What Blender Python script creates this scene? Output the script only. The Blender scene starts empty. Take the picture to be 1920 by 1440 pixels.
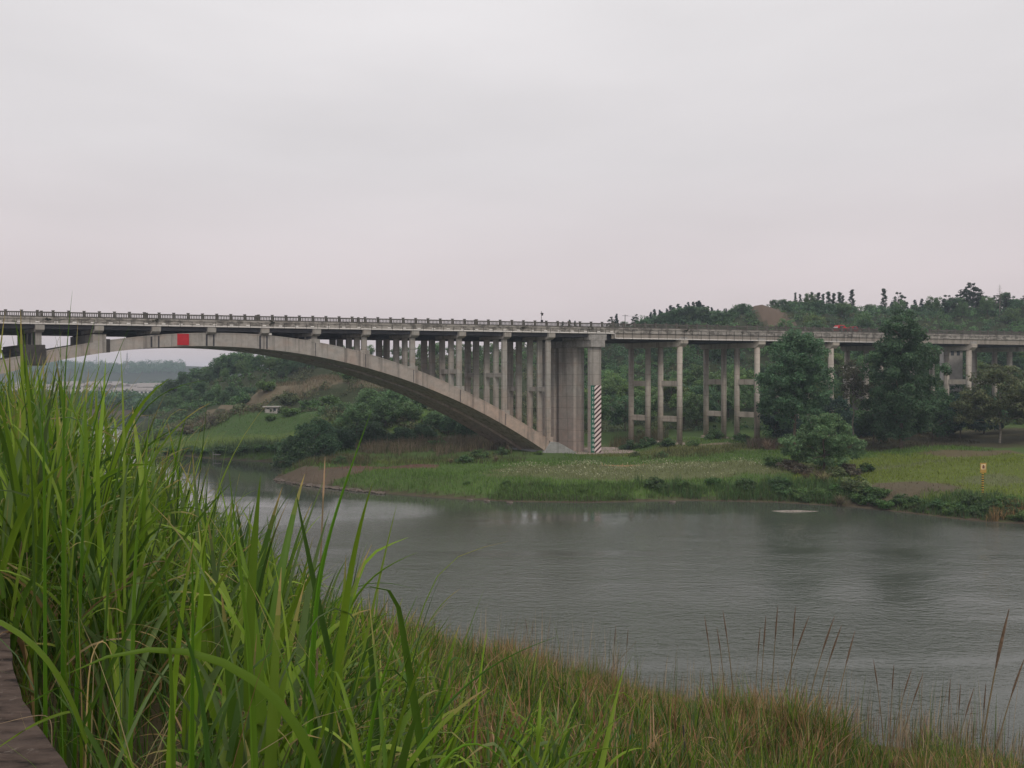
import bpy, bmesh, math, random
import numpy as np
from mathutils import Matrix, Vector

rng = np.random.default_rng(11)
random.seed(5)
SC = bpy.context.scene
COL = SC.collection
F, HZ, CAMZ = 1480.0, 714.0, 17.5
R = math.radians

# ------------------------------------------------------------------ helpers
def PX(px, Y):            # world X of a photo column at distance Y
    return (px - 960.0) / F * Y
def PZ(py, Y):            # world height of a photo row at distance Y
    return CAMZ - (py - HZ) * Y / F
def WP(px, py, z=0.0):    # where the sight line meets the level z
    Y = (CAMZ - z) * F / (py - HZ)
    return (PX(px, Y), Y)

def sstep(a, b, x):
    t = np.clip((np.asarray(x, float) - a) / (b - a), 0, 1)
    return t * t * (3 - 2 * t)

_tab = np.random.default_rng(3).random((256, 256))
def vnoise(x, y):
    x = np.asarray(x, float); y = np.asarray(y, float)
    xi = np.floor(x).astype(int); yi = np.floor(y).astype(int)
    fx = x - xi; fy = y - yi
    fx = fx * fx * (3 - 2 * fx); fy = fy * fy * (3 - 2 * fy)
    a = _tab[xi % 256, yi % 256]; b = _tab[(xi + 1) % 256, yi % 256]
    c = _tab[xi % 256, (yi + 1) % 256]; d = _tab[(xi + 1) % 256, (yi + 1) % 256]
    return (a * (1 - fx) + b * fx) * (1 - fy) + (c * (1 - fx) + d * fx) * fy
def fbm(x, y, o=4):
    s = 0; a = .5
    for i in range(o):
        s = s + a * vnoise(x * 2 ** i + 17 * i, y * 2 ** i + 5 * i); a *= .5
    return s / (1 - .5 ** o)

def tag(o, label=None, cat=None, group=None, kind=None):
    if label: o['label'] = label
    if cat: o['category'] = cat
    if group: o['group'] = group
    if kind: o['kind'] = kind
    return o

def empty(name, loc=(0, 0, 0), rz=0.0, **k):
    o = bpy.data.objects.new(name, None)
    o.empty_display_size = .5
    o.location = loc; o.rotation_euler = (0, 0, rz)
    COL.objects.link(o)
    return tag(o, **k)

def raw_mesh(name, V, Fc, mat=None, fcol=None, smooth=False, mats=None, midx=None):
    """V (N,3); Fc list of index lists or an (M,k) array; fcol (M,3) colour per face"""
    me = bpy.data.meshes.new(name)
    V = np.asarray(V, np.float32)
    if isinstance(Fc, np.ndarray):
        k = Fc.shape[1]; nf = len(Fc); loops = Fc.astype(np.int32).ravel()
        starts = np.arange(nf, dtype=np.int32) * k
    else:
        lens = np.array([len(f) for f in Fc], np.int32); nf = len(Fc)
        loops = np.concatenate([np.asarray(f, np.int32) for f in Fc])
        starts = np.concatenate([[0], np.cumsum(lens)[:-1]]).astype(np.int32)
    me.vertices.add(len(V)); me.vertices.foreach_set('co', V.ravel())
    me.loops.add(len(loops)); me.loops.foreach_set('vertex_index', loops)
    me.polygons.add(nf); me.polygons.foreach_set('loop_start', starts)
    me.update(calc_edges=True); me.validate()
    if fcol is not None:
        at = me.attributes.new('col', 'FLOAT_COLOR', 'FACE')
        c = np.ones((nf, 4), np.float32); c[:, :3] = fcol
        at.data.foreach_set('color', c.ravel())
    if mat: me.materials.append(mat)
    if mats:
        for m in mats: me.materials.append(m)
        me.polygons.foreach_set('material_index', np.asarray(midx, np.int32))
    me.polygons.foreach_set('use_smooth', np.full(nf, bool(smooth)))
    me.update()
    return me

def add(name, me, parent=None, loc=None, **k):
    o = bpy.data.objects.new(name, me)
    COL.objects.link(o)
    if parent: o.parent = parent
    if loc is not None: o.location = loc
    return tag(o, **k)

class MB:
    def __init__(s): s.v = []; s.f = []
    def box(s, x0, x1, y0, y1, z0, z1):
        b = len(s.v)
        s.v += [(x0, y0, z0), (x1, y0, z0), (x1, y1, z0), (x0, y1, z0), (x0, y0, z1), (x1, y0, z1), (x1, y1, z1), (x0, y1, z1)]
        s.f += [[b + i for i in q] for q in ((0, 3, 2, 1), (4, 5, 6, 7), (0, 1, 5, 4), (1, 2, 6, 5), (2, 3, 7, 6), (3, 0, 4, 7))]
        return s
    def prism_x(s, prof, x0, x1):       # profile in (y, z), run along x
        b = len(s.v); n = len(prof)
        s.v += [(x0, y, z) for y, z in prof] + [(x1, y, z) for y, z in prof]
        s.f += [[b + i, b + (i + 1) % n, b + n + (i + 1) % n, b + n + i] for i in range(n)]
        s.f += [[b + i for i in range(n)][::-1], [b + n + i for i in range(n)]]
        return s
    def prism_y(s, prof, y0, y1):       # profile in (x, z), run along y
        b = len(s.v); n = len(prof)
        s.v += [(x, y0, z) for x, z in prof] + [(x, y1, z) for x, z in prof]
        s.f += [[b + i, b + (i + 1) % n, b + n + (i + 1) % n, b + n + i][::-1] for i in range(n)]
        s.f += [[b + i for i in range(n)], [b + n + i for i in range(n)][::-1]]
        return s
    def prism_z(s, prof, z0, z1, taper=1.0):
        b = len(s.v); n = len(prof)
        cx = sum(p[0] for p in prof) / n; cy = sum(p[1] for p in prof) / n
        s.v += [(x, y, z0) for x, y in prof] + [(cx + (x - cx) * taper, cy + (y - cy) * taper, z1) for x, y in prof]
        s.f += [[b + i, b + (i + 1) % n, b + n + (i + 1) % n, b + n + i] for i in range(n)]
        s.f += [[b + i for i in range(n)][::-1], [b + n + i for i in range(n)]]
        return s
    def cyl(s, x, y, z0, z1, r, n=14, r1=None):
        r1 = r if r1 is None else r1
        b = len(s.v)
        for zz, rr in ((z0, r), (z1, r1)):
            s.v += [(x + rr * math.cos(2 * math.pi * i / n), y + rr * math.sin(2 * math.pi * i / n), zz) for i in range(n)]
        s.f += [[b + i, b + (i + 1) % n, b + n + (i + 1) % n, b + n + i] for i in range(n)]
        s.f += [[b + i for i in range(n)][::-1], [b + n + i for i in range(n)]]
        return s
    def tube(s, pts, rad, n=7):
        b = len(s.v); pts = [Vector(p) for p in pts]
        if not hasattr(rad, '__len__'): rad = [rad] * len(pts)
        for i, p in enumerate(pts):
            d = (pts[min(i + 1, len(pts) - 1)] - pts[max(i - 1, 0)]).normalized()
            a = Vector((0, 0, 1)) if abs(d.z) < .9 else Vector((1, 0, 0))
            u = d.cross(a).normalized(); w = d.cross(u)
            for k in range(n):
                t = 2 * math.pi * k / n
                q = p + (u * math.cos(t) + w * math.sin(t)) * rad[i]
                s.v.append(tuple(q))
        for i in range(len(pts) - 1):
            for k in range(n):
                s.f.append([b + i * n + k, b + i * n + (k + 1) % n, b + (i + 1) * n + (k + 1) % n, b + (i + 1) * n + k])
        s.f.append([b + k for k in range(n)]); s.f.append([b + (len(pts) - 1) * n + k for k in range(n)][::-1])
        return s
    def mesh(s, name, mat, bevel=0.0, smooth=False):
        me = raw_mesh(name, np.array(s.v, float), s.f, mat, smooth=smooth)
        bm = bmesh.new(); bm.from_mesh(me)
        bmesh.ops.recalc_face_normals(bm, faces=bm.faces[:])
        if bevel > 0:
            bmesh.ops.bevel(bm, geom=[e for e in bm.edges if len(e.link_faces) == 2 and e.calc_face_angle(0) > .6], offset=bevel, segments=1, affect='EDGES')
        bm.to_mesh(me); bm.free()
        return me
    def build(s, name, mat, parent=None, loc=None, bevel=0.0, smooth=False, **k):
        return add(name, s.mesh(name, mat, bevel, smooth), parent, loc, **k)

def copy_tree(root, loc, rz, scale, label=None, group=None):
    r = root.copy(); COL.objects.link(r)
    r.location = loc; r.rotation_euler = (0, 0, rz); r.scale = scale
    if label: r['label'] = label
    if group: r['group'] = group
    for ch in root.children:
        c = ch.copy(); COL.objects.link(c); c.parent = r
    return r

# ------------------------------------------------------------------ materials
class NT:
    def __init__(s, name):
        s.m = bpy.data.materials.new(name); s.m.use_nodes = True
        s.t = s.m.node_tree; s.n = s.t.nodes; s.l = s.t.links
        s.bsdf = s.n['Principled BSDF']; s.out = s.n['Material Output']
    def add(s, typ, ins=None, **kw):
        n = s.n.new(typ)
        for k, v in kw.items(): setattr(n, k, v)
        for k, v in (ins or {}).items(): s.set(n, k, v)
        return n
    def set(s, n, k, v):
        if isinstance(v, bpy.types.NodeSocket): s.l.new(v, n.inputs[k])
        elif isinstance(v, tuple) and len(v) == 3 and n.inputs[k].type == 'RGBA': n.inputs[k].default_value = (*v, 1)
        else: n.inputs[k].default_value = v
    def pos(s, which='Object'):
        if which == 'World': return s.add('ShaderNodeNewGeometry').outputs['Position']
        return s.add('ShaderNodeTexCoord').outputs[which]
    def map(s, vec, scale=(1, 1, 1), loc=(0, 0, 0), rot=(0, 0, 0)):
        return s.add('ShaderNodeMapping', {'Vector': vec, 'Scale': scale, 'Location': loc, 'Rotation': rot}).outputs[0]
    def noise(s, vec, scale, detail=5, rough=.55, out='Fac', dist=0.0):
        return s.add('ShaderNodeTexNoise', {'Vector': vec, 'Scale': scale, 'Detail': detail, 'Roughness': rough, 'Distortion': dist}).outputs[out]
    def ramp(s, fac, stops):
        n = s.add('ShaderNodeValToRGB', {'Fac': fac}); e = n.color_ramp.elements
        while len(e) < len(stops): e.new(.5)
        for i, (p, c) in enumerate(stops):
            e[i].position = p; e[i].color = (*c, 1) if len(c) == 3 else c
        return n.outputs['Color']
    def mix(s, fac, a, b, blend='MIX'):
        n = s.add('ShaderNodeMix', data_type='RGBA', blend_type=blend)
        for i, v in ((0, fac), (6, a), (7, b)):
            if isinstance(v, bpy.types.NodeSocket): s.l.new(v, n.inputs[i])
            elif isinstance(v, tuple): n.inputs[i].default_value = (*v, 1)
            else: n.inputs[i].default_value = v
        return n.outputs[2]
    def math(s, op, a, b=0.0, c=0.0, clamp=False):
        n = s.add('ShaderNodeMath', operation=op, use_clamp=clamp)
        for i, v in enumerate((a, b, c)):
            if isinstance(v, bpy.types.NodeSocket): s.l.new(v, n.inputs[i])
            else: n.inputs[i].default_value = v
        return n.outputs[0]
    def mrange(s, v, a, b, c=0.0, d=1.0):
        return s.add('ShaderNodeMapRange', {'Value': v, 'From Min': a, 'From Max': b, 'To Min': c, 'To Max': d}).outputs[0]
    def bump(s, h, strength=.3, dist=.1):
        n = s.add('ShaderNodeBump', {'Height': h, 'Strength': strength, 'Distance': dist})
        s.l.new(n.outputs[0], s.bsdf.inputs['Normal']); return n.outputs[0]
    def base(s, c): s.set(s.bsdf, 'Base Color', c)
    def fin(s, rough=.8, spec=.3):
        s.set(s.bsdf, 'Roughness', rough); s.set(s.bsdf, 'Specular IOR Level', spec); return s.m

def plain(name, c, rough=.7, var=.25, scale=2.0, spec=.3, metal=0.0, which='Object', bump=.1):
    t = NT(name); p = t.pos(which)
    n = t.noise(p, scale, 5)
    lo = tuple(x * (1 - var) for x in c); hi = tuple(min(1, x * (1 + var)) for x in c)
    t.base(t.ramp(n, [(.3, lo), (.7, hi)]))
    if bump: t.bump(n, bump, .03)
    t.set(t.bsdf, 'Metallic', metal)
    return t.fin(rough, spec)

def concrete(name, grey, warm, warm_z=(8., 19.), streak=.5, moss=0.0, dark=.16, lifts=.35):
    """concrete: board lines, rain streaks, flood-mud tint on the lower part (real stains)"""
    t = NT(name); p = t.pos('World')
    sep = t.add('ShaderNodeSeparateXYZ', {'Vector': p})
    big = t.noise(p, .22, 4)
    mid = t.noise(p, 1.1, 6, .62)
    fine = t.noise(p, 6.0, 4)
    tint = t.math('ADD', t.mrange(sep.outputs[2], warm_z[0], warm_z[1], 1, 0), t.math('MULTIPLY', t.math('SUBTRACT', big, .5), 1.3), clamp=True)
    c = t.mix(tint, grey, warm)
    c = t.mix(t.mrange(mid, .3, .75, 0, .75), c, tuple(x * .62 for x in grey))
    sv = t.noise(t.map(p, (1.1, 1.1, .06)), 1.0, 4, .65)
    c = t.mix(t.math('MULTIPLY', t.mrange(sv, .50, .66), streak), c, (dark * .55, dark * .5, dark * .46))
    if moss > 0:
        mv = t.noise(t.map(p, (.8, .8, 1.6)), 1.0, 5, .7)
        c = t.mix(t.math('MULTIPLY', t.mrange(mv, .47, .58), moss), c, (.035, .034, .03))
    lift = t.math('LESS_THAN', t.math('FRACT', t.math('MULTIPLY', t.math('ADD', sep.outputs[2], t.math('MULTIPLY', big, .5)), .42)), .05)
    c = t.mix(t.math('MULTIPLY', lift, lifts), c, (dark * .6, dark * .52, dark * .46))
    pv_ = t.noise(t.map(p, (.35, .35, .5)), 1.0, 3, .6)
    c = t.mix(t.mrange(pv_, .5, .7, 0, .4), c, tuple(x * .7 for x in warm))
    c = t.mix(t.mrange(fine, .3, .7, 0, .25), c, (.5, .47, .43), 'OVERLAY')
    t.base(c)
    t.bump(t.math('ADD', mid, t.math('MULTIPLY', fine, .4)), .35, .08)
    return t.fin(.9, .2)

M = {}
M['arch'] = concrete('arch_concrete', (.35, .335, .31), (.45, .335, .27), (8, 24), .6, lifts=0)
M['column'] = concrete('column_concrete', (.33, .32, .295), (.38, .29, .235), (3, 17), .55)
M['pier'] = concrete('pier_concrete', (.34, .325, .30), (.35, .27, .235), (2, 19), .5)
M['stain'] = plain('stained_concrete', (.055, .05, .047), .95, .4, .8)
M['shade_and_joint'] = concrete('shade_and_joint_concrete', (.05, .051, .06), (.06, .056, .055), (2, 19), .3)  # near-black base colour paints in underside shade; also used for dark joints
M['edge'] = concrete('edge_concrete', (.37, .35, .32), (.37, .35, .32), (0, 1), .6, .65)
M['rail'] = concrete('rail_concrete', (.12, .113, .103), (.12, .113, .103), (0, 1), .5, .4)
M['approach'] = concrete('approach_concrete', (.43, .40, .35), (.44, .36, .30), (3, 14), .55)
M['girder'] = concrete('girder_concrete', (.33, .30, .265), (.33, .30, .265), (0, 1), .5, .1)
M['block'] = concrete('block_concrete', (.34, .33, .315), (.34, .33, .315), (0, 1), .6, .25)
M['thrust'] = concrete('thrust_concrete', (.33, .335, .325), (.33, .335, .325), (0, 1), .4, .15)
M['asphalt'] = plain('asphalt', (.05, .05, .05))
M['pipe'] = plain('pipe_paint', (.56, .54, .51), .5, .12)
M['iron'] = plain('iron', (.05, .045, .042), .7)
M['red'] = plain('red_paint', (.40, .012, .02), .5, .12)
M['gauge_green'] = plain('green_paint', (.008, .10, .062), .5, .15)
M['white'] = plain('white_paint', (.75, .73, .70), .55, .1)
M['yellow'] = plain('yellow_paint', (.40, .25, .06), .5, .15)
M['black'] = plain('black_paint', (.02, .02, .02), .5, .2)
M['bark'] = plain('bark', (.11, .085, .065), .95, .4, 3.0)
M['palebark'] = plain('pale_bark', (.22, .195, .165), .95, .3, 3.0)
M['wall'] = plain('house_wall', (.60, .57, .55), .9, .12, .6)
M['greywall'] = plain('grey_wall', (.36, .34, .32), .9, .2, .8)
M['roof'] = plain('roof_slab', (.24, .22, .21), .9, .2)
M['glass'] = plain('window_glass', (.05, .06, .07), .2, .2, 1.0, .5)
M['mast'] = plain('mast_steel', (.22, .22, .23), .6)
M['postgreen'] = plain('post_green', (.012, .14, .085), .4, .2)
M['rock'] = plain('rock', (.11, .09, .075), .95, .4, 3.0, bump=.5)

def stripes():
    t = NT('stripe_paint'); p = t.pos('Object')
    sep = t.add('ShaderNodeSeparateXYZ', {'Vector': p})
    v = t.math('FRACT', t.math('SUBTRACT', sep.outputs[2], t.math('MULTIPLY', sep.outputs[0], .92)))
    n = t.noise(p, 3.0)
    k = t.math('LESS_THAN', v, .46)
    t.base(t.mix(k, t.ramp(n, [(.3, (.62, .52, .50)), (.7, (.72, .62, .60))]), t.ramp(n, [(.3, (.045, .012, .017)), (.7, (.065, .018, .024))])))
    return t.fin(.6)
M['stripe'] = stripes()
def ystripes():
    t = NT('warning_stripe'); p = t.pos('Object')
    sep = t.add('ShaderNodeSeparateXYZ', {'Vector': p})
    v = t.math('LESS_THAN', t.math('FRACT', t.math('MULTIPLY', sep.outputs[2], 3.2)), .5)
    t.base(t.mix(v, (.5, .33, .05), (.03, .03, .03)))
    return t.fin(.6)
M['ystripe'] = ystripes()

def leafmat(name, trans=.3, rough=.55, hue=.0, attr=True, c=(.06, .1, .03), spec=.25, val=1.0):
    t = NT(name)
    a = t.add('ShaderNodeAttribute', attribute_name='col').outputs['Color'] if attr else None
    oi = t.add('ShaderNodeObjectInfo').outputs['Random']
    colr = a if attr else c
    v = t.mrange(oi, 0, 1, .80 * val, 1.22 * val)
    hs = t.add('ShaderNodeHueSaturation', {'Color': colr, 'Value': v, 'Hue': t.mrange(t.math('FRACT', t.math('MULTIPLY', oi, 7.31)), 0, 1, .485, .515), 'Saturation': 1.04})
    t.base(hs.outputs[0])
    t.set(t.bsdf, 'Roughness', rough); t.set(t.bsdf, 'Specular IOR Level', spec)
    if trans > 0:
        tr = t.add('ShaderNodeBsdfTranslucent', {'Color': hs.outputs[0]})
        mx = t.add('ShaderNodeMixShader', {'Fac': trans})
        t.l.new(t.bsdf.outputs[0], mx.inputs[1]); t.l.new(tr.outputs[0], mx.inputs[2])
        t.l.new(mx.outputs[0], t.out.inputs['Surface'])
    return t.m
M['leaf'] = leafmat('foliage', .42, val=1.18)
M['grass'] = leafmat('grass_blades', .42, .5, spec=.2, val=1.15)
M['dry'] = leafmat('dry_blades', .25, .8, spec=.1)

def groundmat(name):
    t = NT(name); p = t.pos('World')
    a = t.add('ShaderNodeAttribute', attribute_name='col').outputs['Color']
    n = t.noise(p, .35, 6, .65); n2 = t.noise(p, 2.5, 5, .6)
    c = t.mix(t.mrange(n, .3, .7, 0, .5), a, tuple([.5] * 3), 'MULTIPLY')
    c = t.mix(t.mrange(n2, .35, .7, 0, .45), c, (.10, .085, .05))
    t.base(c); t.bump(n2, .5, .25)
    return t.fin(.95, .1)
M['ground'] = groundmat('ground_cover')

# ------------------------------------------------------------------ far bank: shoreline and heights
shore = [(150., 60.)] + [WP(x, y) for x, y in ((1920, 983), (1860, 980), (1800, 974), (1700, 962), (1600, 951), (1450, 942), (1300, 939), (1200, 941), (1100, 943),
         (960, 941), (880, 937), (800, 932), (700, 924), (600, 913), (545, 906), (512, 899), (522, 889), (575, 880), (600, 873), (540, 868), (470, 865), (400, 861), (300, 850), (245, 843), (228, 832), (240, 815), (252, 800), (275, 789))]
shore += [(-150., 395.), (-175., 424.), (-300., 426.), (-600., 412.), (-1800., 400.)]
SH = np.array(shore)
POLY = np.vstack([SH, [(-1800., 3200.), (1800., 3200.), (1800., 20.)]])
def inside(P, X, Y):
    r = np.zeros(X.shape, bool); n = len(P)
    for i in range(n):
        x1, y1 = P[i]; x2, y2 = P[(i + 1) % n]
        c = ((y1 > Y) != (y2 > Y))
        with np.errstate(divide='ignore', invalid='ignore'):
            xi = (x2 - x1) * (Y - y1) / (y2 - y1 + 1e-12) + x1
        r ^= c & (X < xi)
    return r
def sdist(X, Y):
    X = np.asarray(X, float); Y = np.asarray(Y, float)
    d = np.full(X.shape, 1e9)
    for i in range(len(SH) - 1):
        a = SH[i]; b = SH[i + 1]; ab = b - a; L = ab @ ab
        t = np.clip(((X - a[0]) * ab[0] + (Y - a[1]) * ab[1]) / L, 0, 1)
        d = np.minimum(d, np.hypot(X - a[0] - t * ab[0], Y - a[1] - t * ab[1]))
    return np.where(inside(POLY, X, Y), d, -d)

CP = []   # (X, Y, height)
for px, Y, z in ((275, 342, 1.5), (310, 320, 4), (340, 315, 7), (380, 310, 11), (430, 300, 17), (520, 295, 21), (650, 300, 24), (735, 305, 25), (850, 310, 25), (900, 330, 27), (980, 335, 30),
                 (1050, 330, 34), (1150, 330, 38), (1250, 335, 41), (1310, 335, 43), (1450, 325, 47), (1600, 330, 44), (1750, 340, 44), (1900, 330, 45), (2100, 330, 45), (2400, 300, 45),
                 (330, 225, 4.5), (420, 230, 7), (420, 260, 10), (500, 215, 9.5), (530, 240, 16), (620, 240, 18), (620, 205, 10), (720, 240, 18), (760, 205, 10), (850, 235, 15), (900, 205, 7),
                 (300, 195, 3.5), (400, 190, 4.2), (500, 190, 4.5), (640, 180, 3.2), (760, 175, 2.8), (900, 170, 2.6),
                 (1000, 150, 2.4), (1000, 165, 2.4), (1115, 165, 2.4), (1115, 185, 2.6), (1115, 205, 4.5), (1115, 240, 10), (1115, 280, 20), (1270, 170, 3.6), (1270, 195, 4.5), (1300, 230, 11), (1300, 280, 26),
                 (1418, 175, 4.0), (1430, 200, 5), (1450, 240, 14), (1460, 285, 33), (1600, 150, 4.2), (1600, 185, 5.5), (1600, 215, 9), (1600, 260, 24), (1800, 145, 5.2), (1800, 190, 7.5), (1800, 220, 11), (1800, 260, 24),
                 (1950, 135, 5.6), (1950, 190, 8.5), (1950, 230, 14), (2200, 150, 8), (2300, 220, 14),
                 (1100, 125, 2.6), (1300, 125, 2.8), (1450, 125, 3.2), (1600, 120, 3.2), (1750, 115, 3.4), (1900, 110, 3.4), (1900, 122, 4.4), (2100, 110, 4),
                 (700, 140, 1.8), (600, 145, 1.5), (800, 140, 2.2), (560, 150, 1.7), (700, 155, 2.4)):
    CP.append((PX(px, Y), Y, z))
for X in (-900, -500, -200, 100, 500, 900):
    CP += [(X, 520, 3 if X < 0 else 34), (X, 700, 4 if X < 0 else 30), (X, 1000, 5 if X < 0 else 30), (X, 1700, 22), (X, 2400, 30)]
for X in (-420, -340, -260, -180): CP.append((X, 650, 2.8))
CP = np.array(CP)
def base_h(X, Y):
    X = np.asarray(X, float); Y = np.asarray(Y, float)
    num = np.zeros(X.shape); den = np.zeros(X.shape)
    for x, y, z in CP:
        w = 1.0 / (((X - x) ** 2 + (Y - y) ** 2) + 9.0) ** 2
        num += w * z; den += w
    return num / den
def far_h(X, Y):
    X = np.asarray(X, float); Y = np.asarray(Y, float)
    d = sdist(X, Y)
    ph = vnoise(X * .09, Y * .09)
    b = np.where(d < 0, np.maximum(d * .35, -2.5), (1.7 + .9 * ph) * sstep(-.5, 6.5, d))
    h = b + (base_h(X, Y) - 2.2) * sstep(3, 22, d)
    h += (fbm(X * .11, Y * .11) - .5) * (1.0 * sstep(2, 10, d) + 5 * sstep(190, 300, Y)) * np.where(d > 0, 1, 0)
    # farther ridge line behind the village
    h += 24 * np.exp(-((Y - 1500) / 170.0) ** 2) * (X < 200) * (.6 + .8 * fbm(X * .012, Y * .012))
    h += 26 * sstep(1750, 2500, Y)
    # level pad round the main pier
    pad = np.exp(-(((X - 20) / 9.0) ** 4 + ((Y - 170) / 14.0) ** 4))
    h = h * (1 - pad) + 2.2 * pad
    return h
def fh(x, y): return float(far_h(np.array([x]), np.array([y]))[0])

G_GRASS = np.array((.062, .118, .028)); G_YG = np.array((.105, .145, .026)); G_TAN = np.array((.15, .125, .085))
G_RED = np.array((.13, .070, .055)); G_PALE = np.array((.115, .135, .060)); G_STRAW = np.array((.34, .22, .11)); G_DARK = np.array((.022, .038, .018)); G_MUD = np.array((.11, .085, .065))
def ell(px, Y, rx, ry, rot=0.0): return (PX(px, Y), Y, rx, ry, rot)
ZONES = [  # (ellipse, colour, strength)
    (ell(1760, 122, 24, 17), G_YG, 1.0), (ell(1960, 118, 16, 20), G_YG, 1.0), (ell(1700, 111, 9, 4), G_MUD, .9), (ell(1870, 114, 5, 2.2), G_PALE, .9), (ell(1790, 128, 7, 2.0), G_PALE, .6), (ell(1690, 127, 5, 1.2), G_PALE, .8),
    (ell(1230, 131, 29, 8.5), G_PALE, 1.0), (ell(1090, 127, 16, 5), G_PALE, .75), (ell(1165, 138.5, 4.6, 2.2), G_STRAW, 1.0), (ell(1150, 118, 34, 4), G_GRASS * 1.15, .7),
    (ell(735, 140, 7.5, 4.5, .25), G_RED, 1.0), (ell(660, 136, 8, 4.5, .25), G_RED, 1.0), (ell(780, 150, 9, 4), G_YG * .9, .8), (ell(590, 134, 7, 4), G_MUD, 1.0), (ell(545, 139, 5, 4), G_MUD, 1.0),
    (ell(1436, 320, 7.2, 24), np.array((.13, .095, .075)), 1.0), (ell(1300, 340, 20, 10), np.array((.14, .10, .06)), .4),
    (ell(600, 245, 34, 17), G_TAN, 1.0), (ell(720, 240, 16, 14), G_TAN, .8), (ell(440, 193, 40, 9), np.array((.085, .135, .03)), 1.0), (ell(560, 205, 22, 12), np.array((.05, .105, .03)), 1.0),
    (ell(400, 220, 14, 8), np.array((.13, .10, .075)), .9), (ell(860, 178, 20, 9), G_TAN, .9), (ell(1180, 178, 14, 5), G_TAN, .5),
    (ell(1800, 160, 30, 18), np.array((.06, .05, .035)), .9), (ell(1820, 136, 9, 3), np.array((.13, .095, .065)), .8), (ell(1350, 160, 30, 9), np.array((.10, .115, .04)), .9),
    (ell(1330, 168, 6, 1.6), np.array((.26, .21, .15)), .9),
]
def zone_col(X, Y):
    X = np.asarray(X, float); Y = np.asarray(Y, float)
    n = fbm(X * .07 + 9, Y * .07)
    c = G_GRASS[None] * (.8 + .5 * n[:, None])
    f = sstep(198, 225, Y)[:, None]
    c = c * (1 - f) + G_DARK[None] * f
    for (x, y, rx, ry, rot), col, st in ZONES:
        dx = X - x; dy = Y - y; ca, sa = math.cos(rot), math.sin(rot)
        u = (dx * ca + dy * sa) / rx; v = (-dx * sa + dy * ca) / ry
        q = u * u + v * v + (fbm(X * .35, Y * .35) - .5) * 1.3
        w = (st * (1 - sstep(.7, 1.15, q)))[:, None]
        c = c * (1 - w) + col[None] * w
    d = sdist(X, Y)
    w = (1 - sstep(.4, 1.8, d))[:, None]
    c = c * (1 - w) + np.array((.075, .06, .045))[None] * w
    return c

def axis(parts):
    out = [parts[0][0]]
    for a, b, s in parts:
        n = max(1, int(round((b - a) / s))); out += [a + (b - a) * (i + 1) / n for i in range(n)]
    return np.array(out)
gx = axis([(-1900, -500, 60), (-500, -190, 14), (-190, -70, 3), (-70, 150, 1.5), (150, 260, 4), (260, 600, 20), (600, 1900, 70)])
gy = axis([(40, 90, 6), (90, 150, 1.2), (150, 240, 2.0), (240, 360, 3.5), (360, 480, 10), (480, 1200, 22), (1200, 2700, 60)])
GX, GY = np.meshgrid(gx, gy)
GZ = far_h(GX, GY)
nx, ny = len(gx), len(gy)
idx = np.arange(nx * ny).reshape(ny, nx)
quads = np.stack([idx[:-1, :-1], idx[:-1, 1:], idx[1:, 1:], idx[1:, :-1]], -1).reshape(-1, 4)
Vt = np.stack([GX, GY, GZ], -1).reshape(-1, 3)
keep = Vt[quads][:, :, 2].max(1) > -2.4
quads = quads[keep]
fc = Vt[quads].mean(1)
me = raw_mesh('far_ground', Vt, quads, M['ground'], zone_col(fc[:, 0], fc[:, 1]), smooth=True)
add('ground', me, kind='structure')

# ------------------------------------------------------------------ near bank
EX, EY = -1.86, 3.26
def dt(X, Y):
    return .788 * (X - EX) + .616 * (Y - EY), -.616 * (X - EX) + .788 * (Y - EY)
def xy(d, t):
    return EX + .788 * d - .616 * t, EY + .616 * d + .788 * t
NS = np.array([(-60, 62.), (-20, 50.), (10, 39.4), (19, 34.6), (29, 30.4), (38, 25.4), (55, 22.5), (80, 22), (160, 24)])
def near_h(X, Y):
    d, t = dt(np.asarray(X, float), np.asarray(Y, float))
    ds = np.interp(t, NS[:, 0], NS[:, 1])
    q = d / ds
    z = 15.0 - 15.0 * (q * 1.34 - .34 * q * q)
    z = np.where(d < 0, 15.0, np.maximum(z, -2.5))
    return z + (fbm(np.asarray(X) * .35, np.asarray(Y) * .35) - .5) * .5 * sstep(0, 3, d)
tt = axis([(-60, -12, 2.5), (-12, 45, .6), (45, 160, 3)]); dd = axis([(-30, -2, 4), (-2, 44, .6), (44, 64, 2.5)])
T2, D2 = np.meshgrid(tt, dd)
NX, NY = xy(D2, T2); NZ = near_h(NX, NY)
idx = np.arange(NX.size).reshape(NX.shape)
quads = np.stack([idx[:-1, :-1], idx[1:, :-1], idx[1:, 1:], idx[:-1, 1:]], -1).reshape(-1, 4)
Vn = np.stack([NX, NY, NZ], -1).reshape(-1, 3)
fc = Vn[quads].mean(1); nn = fbm(fc[:, 0] * .4, fc[:, 1] * .4)[:, None]
me = raw_mesh('near_ground', Vn, quads, M['ground'], np.array((.045, .055, .022)) * (1 - nn) + np.array((.12, .085, .05)) * nn, smooth=True)
add('river_bank', me, kind='structure')

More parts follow.
